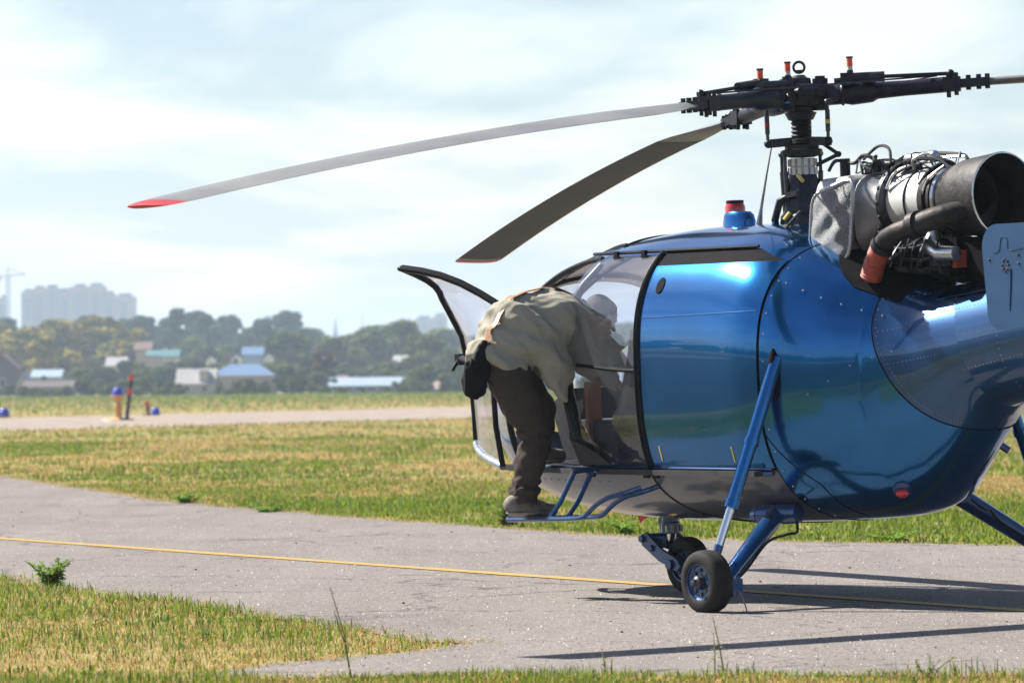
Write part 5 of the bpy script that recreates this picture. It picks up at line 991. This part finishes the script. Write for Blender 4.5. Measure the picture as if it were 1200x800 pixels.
# blades
H = Vector((MX, 0, HZ))
BL = [(R(105), -.062, .0100), (R(-14.9), -.100, .0125), (R(-133), .045, .012)]
for bi, (az, s1, c2) in enumerate(BL):
    u = Vector((math.cos(az), math.sin(az), 0)); le = Vector((math.sin(az), -math.cos(az), 0))          # le: leading edge side (turns clockwise)
    def Z(r, s1=s1, c2=c2): return (s1 * max(0, r - .12) - c2 * max(0, r - .5) ** 2)
    def Pt(r, dy=0, dz_=0, u=u, le=le, Z=Z): return H + u * r + le * dy + Vector((0, 0, Z(r) + dz_))
    m = MB(); m.tube([Pt(.05), Pt(.14), Pt(.15), Pt(.26), Pt(.30), Pt(.42), Pt(.45), Pt(.60), Pt(.86)], [.07, .07, .062, .062, .072, .066, .050, .046, .046], 18); slv = m.build('blade_sleeve', MT['rotor'], hub)
    m = MB(); m.cyl(Pt(.12, 0, -.085), Pt(.12, 0, .10), .046, n=14); m.cyl(Pt(.12, 0, .10), Pt(.12, 0, .115), .03, n=10); m.cyl(Pt(.20, -.09, -.01), Pt(.20, .09, -.01), .035, n=14); m.box(Pt(.36, 0, .06), (.10, .06, .05)); m.cyl(Pt(.13, .10, .02), Pt(.13, -.10, .02), .028, n=12); m.torus(Pt(.15), u, .066, .012, 18, 6); m.torus(Pt(.25), u, .062, .010, 18, 6); m.build('flap_hinge', MT['rotor'], slv)
    m = MB(); m.box(Pt(.885), (.10, .10, .085), Matrix((u, le, Vector((0, 0, 1)))).transposed())
    for q in (-.03, .03): m.cyl(Pt(.865, q, -.075), Pt(.865, q, .07), .012, n=8); m.cyl(Pt(.91, q, -.065), Pt(.91, q, .065), .012, n=8)
    m.bar(Pt(.92, 0, 0), Pt(1.10, 0, 0), .085, .05)
    for q in (.98, 1.04, 1.09): m.cyl(Pt(q, .02, -.04), Pt(q, .02, .045), .014, n=8); m.cyl(Pt(q, -.025, -.04), Pt(q, -.025, .045), .014, n=8)
    m.build('blade_fitting', MT['rotor'], slv)
    m = MB(); m.cyl(Pt(.26, .075, .085), Pt(.50, .075, .075), .030, n=12); m.cyl(Pt(.50, .075, .075), Pt(.88, .055, .06), .011, n=8); m.box(Pt(.28, .07, .08), (.07, .06, .07), Matrix((u, le, Vector((0, 0, 1)))).transposed()); m.sph(Pt(.88, .055, .06), .025); m.cyl(Pt(.20, -.05, .075), Pt(.44, -.05, .08), .022, n=10); m.build('drag_damper', MT['rotor'], slv)
    cz = (-.035, .03, 0)[bi]
    m = MB(); m.cyl(Pt(.30, .06, .09 + cz), Pt(.30, .06, .130 + cz), .022, .018, n=12); cp = m.build('oil_cup', MT['rotor'], slv)
    MB().cyl(Pt(.30, .06, .129 + cz), Pt(.30, .06, .152 + cz), .0165, n=12).build('cup_base', MT['clearlens'], cp); MB().cyl(Pt(.30, .06, .151 + cz), Pt(.30, .06, .200 + cz), .0175, n=12).build('cup_glass', MT['orangelens'], cp); MB().cyl(Pt(.30, .06, .199 + cz), Pt(.30, .06, .209 + cz), .0205, n=12).build('cup_lid', MT['rotor'], cp)
    d2 = Vector((math.cos(az - R(37)), math.sin(az - R(37)), 0)); p0 = Vector((MX, 0, 2.665)) + d2 * .205; p1 = Pt(.165, .125, -.045)
    m = MB(); m.cyl(p0, p0.lerp(p1, .3), .010, n=8); m.cyl(p0.lerp(p1, .25), p0.lerp(p1, .8), .014, n=10); m.cyl(p0.lerp(p1, .8), p1, .010, n=8); m.sph(p1, .02); m.bar(p1, Pt(.22, .02, -.01), .035, .03); m.build('pitch_link', MT['rotor2'], hub)
    MB().cyl(p0.lerp(p1, .45), p0.lerp(p1, .55), .0148, n=10).build('link_band', MT['red' if bi == 0 else 'yellow'], hub)
    # blade loft
    st = [(1.06, .09, .045), (1.16, .12, .045), (1.28, .20, .045), (1.45, .31, .044), (1.60, .35, .042)] + [(1.6 + 3.81 * k / 22, .35, .042 - .006 * k / 22) for k in range(1, 23)]
    def foil(r, ch, th, tw):
        o = []; c, s = math.cos(tw), math.sin(tw); K = 12
        for k in range(2 * K):
            if k <= K: x = .5 * (1 + math.cos(math.pi * k / K)); sg = 1
            else: x = .5 * (1 + math.cos(math.pi * k / K)); sg = -1
            yt = 5 * th * (.2969 * math.sqrt(x) - .126 * x - .3516 * x * x + .2843 * x**3 - .1036 * x**4) / 1.0
            a = (.27 - x) * ch; b = sg * yt + .0; o.append(Pt(r, a * c - b * s, a * s + b * c))
        return o
    tw = lambda r: R(4.5 - .9 * (r - 1))
    m = MB(); loft(m, [foil(r, c, t, tw(r)) for r, c, t in st]); bl = m.build('rotor_blade', MT['blade'], heli, True, 50)
    m = MB(); loft(m, [foil(5.408, .351, .0365, tw(5.40)), foil(5.45, .345, .034, tw(5.45)), foil(5.49, .31, .026, tw(5.49)), foil(5.505, .25, .012, tw(5.5))]); m.build('blade_tip', MT['red'], bl, True, 50)
    m = MB(); L = []
    for r in lin(1.62, 5.355, 22):
        f = foil(r, .351, .0425 - .006 * (r - 1.6) / 3.76, tw(r)); L.append([f[i] + (f[i] - Pt(r)).normalized() * .0012 for i in range(9, 16)])
    m.sheet(L); m.build('leading_edge', MT['bladeedge'], bl, True, 50)
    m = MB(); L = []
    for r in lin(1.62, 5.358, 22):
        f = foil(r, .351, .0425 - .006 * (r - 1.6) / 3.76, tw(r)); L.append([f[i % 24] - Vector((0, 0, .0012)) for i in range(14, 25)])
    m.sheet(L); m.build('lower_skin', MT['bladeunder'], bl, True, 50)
m = MB()                          # spacing cables between the sleeves
for i in range(3):
    pts = []
    for az, s1, c2 in (BL[i], BL[(i + 1) % 3]): pts.append(H + Vector((math.cos(az), math.sin(az), 0)) * .80 + Vector((0, 0, s1 * .68 + .055)))
    m.cyl(pts[0], pts[1], .006, n=6)
m.build('spacing_cable', MT['rotor2'], hub)
# ================================================================== person (smooth distance fields meshed with surface nets)
def surface_nets(F, lo, h):
    ins = F < 0; nx, ny, nz = F.shape; acc = np.zeros((nx - 1, ny - 1, nz - 1, 3), np.float32); cnt = np.zeros((nx - 1, ny - 1, nz - 1), np.float32)
    for ax_ in range(3):
        o1, o2 = [a for a in range(3) if a != ax_]
        for i in (0, 1):
            for j in (0, 1):
                s0 = [None] * 3; s1 = [None] * 3
                for a in range(3):
                    if a == ax_: s0[a] = slice(0, -1); s1[a] = slice(1, None)
                    else:
                        d = i if a == o1 else j; s0[a] = s1[a] = slice(d, F.shape[a] - 1 + d)
                a_, b_ = F[tuple(s0)], F[tuple(s1)]; c = (a_ < 0) != (b_ < 0); t = np.where(c, a_ / np.where(c, a_ - b_, 1), 0)
                acc[..., ax_] += np.where(c, t, 0); acc[..., o1] += np.where(c, i, 0); acc[..., o2] += np.where(c, j, 0); cnt += c
    act = cnt > 0; ids = np.full(act.shape, -1, np.int64); ids[act] = np.arange(act.sum()); ii = np.argwhere(act)
    verts = (ii + acc[act] / cnt[act][:, None]) * h + lo; faces = []
    for ax_ in range(3):
        o1, o2 = (ax_ + 1) % 3, (ax_ + 2) % 3; s0 = [slice(None)] * 3; s1 = [slice(None)] * 3; s0[ax_] = slice(0, -1); s1[ax_] = slice(1, None); a_, b_ = ins[tuple(s0)], ins[tuple(s1)]
        e = np.argwhere(a_ != b_); e = e[(e[:, o1] > 0) & (e[:, o2] > 0) & (e[:, o1] < F.shape[o1] - 1) & (e[:, o2] < F.shape[o2] - 1)]; fl_ = a_[tuple(e.T)]; q = []
        for d1, d2 in ((-1, -1), (0, -1), (0, 0), (-1, 0)): c = e.copy(); c[:, o1] += d1; c[:, o2] += d2; q.append(ids[tuple(c.T)])
        q = np.stack(q, 1); q[~fl_] = q[~fl_][:, ::-1]; faces.append(q)
    return verts, np.concatenate(faces)
class SDF:
    def __init__(s, lo, hi, h):
        s.lo = np.array(lo, np.float32); s.h = h; n = np.ceil((np.array(hi) - np.array(lo)) / h).astype(int) + 1; s.n = n
        s.G = np.stack(np.meshgrid(*[s.lo[a] + h * np.arange(n[a], dtype=np.float32) for a in range(3)], indexing='ij'), -1); s.F = np.full(n, 1.0, np.float32)
    def _box(s, a, b, m):
        i0 = np.clip(np.floor((np.minimum(a, b) - m - s.lo) / s.h).astype(int), 0, s.n - 1); i1 = np.clip(np.ceil((np.maximum(a, b) + m - s.lo) / s.h).astype(int) + 1, 1, s.n); return tuple(slice(i0[k], i1[k]) for k in range(3))
    def cone(s, a, b, r0, r1=None, k=.03, flat=None):
        """round cone a->b; flat=(axis vector, factor) squashes the section along that axis"""
        a = np.array(a, np.float32); b = np.array(b, np.float32); r1 = r0 if r1 is None else r1; sl_ = s._box(a, b, max(r0, r1) + k + .06); P = s.G[sl_]; d = b - a; L = float(d @ d)
        Q = P - a; t = np.clip((Q @ d) / max(L, 1e-9), 0, 1); v = Q - t[..., None] * d
        if flat is not None: f = np.array(flat[0], np.float32); f /= np.linalg.norm(f); v = v + f * ((v @ f) * (1 / flat[1] - 1))[..., None]
        D = np.linalg.norm(v, axis=-1) - (r0 + (r1 - r0) * t); F0 = s.F[sl_]
        if k > 0: hh = np.clip(.5 + .5 * (D - F0) / k, 0, 1); s.F[sl_] = D * (1 - hh) + F0 * hh - k * hh * (1 - hh)
        else: s.F[sl_] = np.minimum(F0, D)
        return s
    def chain(s, pts, rs, k=.03, flat=None):
        for i in range(len(pts) - 1): s.cone(pts[i], pts[i + 1], rs[i], rs[i + 1], k, flat)
        return s
    def cut(s, p, n):
        n = np.array(n, np.float32); n /= np.linalg.norm(n); s.F = np.maximum(s.F, (s.G - np.array(p, np.float32)) @ n); return s
    def build(s, name, m, parent, smooth=True, loc=(0, 0, 0)):
        v, f = surface_nets(s.F, s.lo, s.h); v = v - np.array(loc); me = bpy.data.meshes.new(name); me.from_pydata(v.tolist(), [], f.tolist()); me.materials.append(m); me.update()
        if smooth: me.polygons.foreach_set('use_smooth', [True] * len(me.polygons))
        return link(name, me, parent)
def folds(G, f1, seed, ang=0.0):
    r = np.random.default_rng(seed); o = np.zeros(G.shape[:3], np.float32)
    for k in range(5):
        d = r.normal(0, 1, 3); d /= np.linalg.norm(d); w = r.normal(0, 1, 3) * 6; o += np.sin((G @ d.astype(np.float32)) * f1 * (1 + .45 * k) + 1.7 * np.sin(G @ w.astype(np.float32) + r.uniform(0, 6)) + r.uniform(0, 6)) / (1 + .5 * k)
    return o / 2.6
MT['jacket'] = mat('grey green jacket cloth', (.33, .31, .25), .9, vary=.08, vscale=9, bump=.12, bscale=160, spec=.1); MT['trouser'] = mat('dark brown trouser cloth', (.062, .047, .040), .9, vary=.15, vscale=10, bump=.15, bscale=150, spec=.1)
MT['skin'] = mat('skin', (.42, .24, .17), .55, vary=.1); MT['shoe'] = mat('grey suede shoe', (.19, .165, .145), .8, vary=.25, vscale=25, bump=.2); MT['sole'] = mat('pale rubber sole', (.30, .27, .23), .7, vary=.3, vscale=30); MT['bag'] = mat('black bag cloth', (.008, .008, .009), .7, vary=.3, bump=.3, spec=.15); MT['strap'] = mat('brown leather strap', (.28, .13, .045), .5, vary=.2); MT['hair'] = mat('short dark hair', (.03, .022, .016), .7, vary=.3, bump=.8, bscale=90); MT['sleeve'] = MT['jacket']; MT['eye'] = mat('eye', (.5, .5, .5), .1)
FT = Vector((.056, 26.30, .50)); man = empty('person', FT)
tag(man, 'person in grey-green jacket and brown trousers bending into the open cabin door from the step', 'person')
J = dict(heelR=(-.010, 26.26, .545), ankR=(.056, 26.30, .59), toeR=(.225, 26.43, .530), kneeR=(.131, 26.31, .985), hipR=(-.030, 26.215, 1.315), hipL=(-.010, 26.40, 1.325), kneeL=(.165, 26.70, 1.135), ankL=(.150, 26.74, .885), heelL=(.115, 26.72, .845), toeL=(.285, 26.85, .842), pel=(-.045, 26.30, 1.40), mid=(.045, 26.38, 1.575), chest=(.215, 26.52, 1.675),
         neck=(.375, 26.65, 1.70), head=(.535, 26.80, 1.665), shR=(.335, 26.42, 1.655), elR=(.445, 26.53, 1.40), haR=(.62, 26.70, 1.28), shL=(.345, 26.77, 1.70), elL=(.53, 26.95, 1.50), haL=(.73, 27.09, 1.40))
J = {k: np.array(v) for k, v in J.items()}
fw = np.array([.819, .574, 0]); rt = np.array([.574, -.819, 0]); upv = np.array([0, 0, 1.])
# body: one continuous surface, mostly under the clothes
B = SDF((-.30, 26.0, .48), (.95, 27.35, 1.98), .0095)
B.chain([J['pel'], J['mid'], J['chest'], J['neck']], [.12, .115, .13, .055], .05)
for s_ in 'RL':
    B.chain([J['hip' + s_], J['knee' + s_], J['ank' + s_], J['heel' + s_]], [.085, .055, .042, .04], .03); B.cone(J['ank' + s_], J['toe' + s_], .04, .028, .02); B.chain([J['chest'], J['sh' + s_], J['el' + s_], J['ha' + s_]], [.09, .062, .043, .03], .03)
    h0 = J['ha' + s_]; d = h0 - J['el' + s_]; d /= np.linalg.norm(d); sd = np.cross(d, upv); sd /= np.linalg.norm(sd); sg = 1 if s_ == 'R' else -1; dn = np.cross(sd, d); pm = h0 + d * .05
    B.cone(h0, pm + d * .02, .026, .034, .02, (dn, .55))
    for q, L in ((-.030, .055), (-.010, .068), (.012, .064), (.032, .048)):
        a0 = pm + d * .035 + sd * q; a1 = a0 + d * L * .5 - dn * .008; a2 = a1 + d * L * .38 - dn * .026; B.chain([a0 - d * .03, a0, a1, a2], [.011, .0105, .010, .009], .004)
    t0 = h0 + d * .015 - sd * sg * .030; t1 = t0 + d * .035 - sd * sg * .030 - dn * .01; B.chain([h0, t0, t1, t1 + d * .028 - dn * .008], [.02, .014, .0115, .010], .006)
hd = J['head']; look = fw * .93 - upv * .37; look /= np.linalg.norm(look); hu = np.cross(rt, look); hu /= np.linalg.norm(hu)
B.cone(J['neck'], hd - look * .03 - hu * .05, .055, .055, .03); B.cone(hd - look * .025 + hu * .035, hd + look * .02 + hu * .03, .088, .080, .03); B.cone(hd + look * .03 - hu * .05, hd + look * .055 - hu * .085, .055, .036, .04)
B.cone(hd + look * .095 + hu * .015, hd + look * .118 - hu * .025, .010, .016, .012)
for s_ in (1, -1): B.cone(hd + rt * s_ * .082 + hu * .015, hd + rt * s_ * .088 - hu * .02, .018, .012, .006)
B.cone(hd + look * .092 - hu * .060 + rt * .018, hd + look * .092 - hu * .060 - rt * .018, .010, .010, .006)
body = B.build('body', MT['skin'], man, True, FT)
mm = MB()
for s_ in (1, -1): mm.sph(Vector(hd + look * .088 + hu * .02 + rt * s_ * .032) - FT, .012, 10, 6)
mm.build('eyes', MT['eye'], man)
Hh = SDF(hd - .2, hd + .2, .009); Hh.cone(hd - look * .03 + hu * .045, hd + look * .01 + hu * .045, .095, .086, .03); Hh.cone(hd - look * .06 - hu * .01, hd - look * .065 - hu * .045, .06, .045, .03); Hh.cut(hd + look * .055 + hu * .06, look - hu * .4); Hh.F = np.maximum(Hh.F, -((Hh.G - (hd + look * .05)) @ (hu - look * .9).astype(np.float32)) - .06); Hh.build('hair', MT['hair'], man, True, FT)
# trousers
T_ = SDF((-.30, 26.0, .50), (.5, 27.05, 1.62), .0095)
for s_ in 'RL':
    k_ = J['knee' + s_]; a_ = J['ank' + s_]; h_ = J['hip' + s_]; T_.chain([h_, h_ * .5 + k_ * .5, k_], [.126, .112, .086], .04); T_.chain([k_, k_ * .55 + a_ * .45, a_ + np.array([.0, 0, .035]), a_ + np.array([.0, 0, -.002])], [.085, .085, .078, .084], .03)
T_.cone(J['pel'], J['pel'] * .5 + (J['hipR'] + J['hipL']) * .25,   .155, .140, .06); T_.cone(J['pel'], J['mid'], .145, .13, .05)
g1 = folds(T_.G, 34, 3) + .55 * folds(T_.G, 80, 13); zz = T_.G[..., 2]; kn = np.exp(-((zz - .985) / .10) ** 2) + 1.2 * np.exp(-((zz - .66) / .09) ** 2) + .5; T_.F += .0095 * g1 * kn + .0105 * np.sin(zz * 95 + 3.0 * g1 + 14 * T_.G[..., 0]) * (np.exp(-((zz - .97) / .07) ** 2) + np.exp(-((zz - .66) / .06) ** 2))
T_.cut((0, 0, .575), (0, 0, -1)) if False else None
T_.F = np.maximum(T_.F, .566 - zz); T_.build('trousers', MT['trouser'], man, True, FT)
# jacket with hood-less collar, hanging open at the front
K_ = SDF((-.36, 25.95, 1.08), (.85, 27.25, 2.02), .0095)
K_.chain([J['pel'] + np.array([-.045, -.01, -.005]), J['mid'] + np.array([-.01, 0, .02]), J['chest'] + np.array([.0, 0, -.02]), J['neck'] - fw * .05], [.185, .190, .178, .095], .06)
for o in (-1, 1):
    K_.cone(J['pel'] + rt * o * .10 + np.array([-.06, 0, -.02]), J['chest'] + rt * o * .13, .10, .13, .06)
    K_.chain([J['mid'] + rt * o * .12 + np.array([.05, .0, -.02]), J['mid'] + rt * o * .15 + np.array([.13, .03, -.20]), J['mid'] + rt * o * .14 + np.array([.185, .05, -.36])], [.13, .10, .035], .06, (rt, .62))
    K_.chain([J['chest'] + rt * o * .13 + np.array([0, 0, -.06]), J['chest'] + rt * o * .15 + np.array([.0, 0, -.25])], [.11, .045], .06, (rt, .7))
for s_ in 'RL': K_.chain([J['chest'], J['sh' + s_], J['el' + s_], J['el' + s_] * .25 + J['ha' + s_] * .75], [.14, .098, .078, .062], .05)
K_.cone(J['neck'] - fw * .02 + upv * .0, J['neck'] + fw * .02, .085, .080, .03)
g2 = folds(K_.G, 22, 8); g3 = folds(K_.G, 46, 9); g4 = folds(K_.G, 85, 10); dq = (K_.G - J['pel'].astype(np.float32)) @ np.array([.55, .35, .75], np.float32); K_.F += -.004 + .013 * g2 + .007 * g3 + .0045 * g4 + .014 * np.sin(dq * 30 + 2.5 * g2 + 9 * K_.G[..., 2]) * np.exp(-((dq - .1) / .25) ** 2)
K_.cut(J['pel'] + np.array([-.055, 0, -.085]), (-.55, -.3, -.80)); K_.build('jacket', MT['jacket'], man, True, FT)
# shirt hem showing under the jacket
for s_ in 'RL':
    a, h0, t0 = J['ank' + s_], J['heel' + s_], J['toe' + s_]; Q = SDF(np.minimum(h0, t0) - .14, np.maximum(a, t0) + .14, .0065); dd = t0 - h0; dd = dd / np.linalg.norm(dd)
    Q.cone(h0 + np.array([0, 0, .012]), h0 * .5 + t0 * .5 + np.array([0, 0, .012]), .043, .048, .03); Q.cone(h0 * .5 + t0 * .5, t0 + np.array([0, 0, .002]), .047, .036, .03); Q.cone(h0 + np.array([0, 0, .02]), a + np.array([0, 0, .03]), .045, .05, .03); zs_ = float(min(h0[2], t0[2])) - .030; lowz = h0[2] - .032 + (Q.G - h0.astype(np.float32)) @ (dd / max(1e-6, np.linalg.norm(dd[:2]) ** 2) * np.array([1, 1, 0])).astype(np.float32) * (t0[2] - h0[2])
    Q.F = np.maximum(Q.F, lowz - Q.G[..., 2]); so_ = Q.build('shoe', MT['shoe'], man, True, FT)
    Q2 = SDF(np.minimum(h0, t0) - .14, np.maximum(a, t0) + .10, .0065); Q2.cone(h0, h0 * .5 + t0 * .5, .049, .052, .02); Q2.cone(h0 * .5 + t0 * .5, t0, .052, .044, .02); lw = h0[2] - .032 + (Q2.G - h0.astype(np.float32)) @ (dd / max(1e-6, np.linalg.norm(dd[:2]) ** 2) * np.array([1, 1, 0])).astype(np.float32) * (t0[2] - h0[2]); Q2.F = np.maximum(Q2.F, np.maximum(lw - .022 - Q2.G[..., 2], Q2.G[..., 2] - lw - .006)); Q2.build('sole', MT['sole'], so_, True, FT)
# shoulder bag hanging behind the hip
BG = empty('shoulder_bag', (-.19, 26.1, 1.19)); tag(BG, 'slack black shoulder bag hanging at the lower back of the bending person', 'bag')
q = SDF((-.42, 25.9, 1.10), (.05, 26.4, 1.62), .008); c0 = np.array([-.205, 26.12, 1.0])
q.chain([c0 + np.array([.045, .03, .50]), c0 + np.array([.0, .0, .36]), c0 + np.array([-.015, .0, .255])], [.040, .075, .070], .05, (rt, .6)); q.cone(c0 + np.array([-.065, .02, .30]), c0 + np.array([-.055, .02, .25]), .04, .035, .04, (rt, .6)); gg = folds(q.G, 60, 5); q.F += .006 * gg + .004 * np.sin(q.G[..., 0] * 160 + 3 * gg); q.build('pouch', MT['bag'], BG, True, (-.19, 26.1, 1.19))
# strap over the back of the jacket to the far shoulder: follows the jacket surface
def jz(x, y):
    i = np.clip(((np.array([x, y]) - K_.lo[:2]) / K_.h).astype(int), 0, K_.n[:2] - 1); c = K_.F[i[0], i[1], :]; k = np.where(c < 0)[0]; return float(K_.lo[2] + K_.h * k.max()) if len(k) else None
sp = []
for t in lin(0, 1, 26):
    x = -.135 + .52 * t; y = 26.17 + .42 * t ** .9; z = jz(x, y)
    if z is not None: sp.append((x, y, z + .008))
sp = [(x, y, sum(s[2] for s in sp[max(0, i - 2):i + 3]) / len(sp[max(0, i - 2):i + 3]) + .012) for i, (x, y, z) in enumerate(sp)]
m = MB(); O_ = Vector((-.19, 26.1, 1.19))
P_ = [[Vector(p) - O_ + Vector((.6, -.8, 0)) * w for w in (-.02, 0, .02)] for p in [(-.160, 26.14, 1.47)] + sp]; m.sheet(P_, [[Vector((0, 0, 1))] * 3 for _ in P_], .006); m.build('strap', MT['strap'], BG)
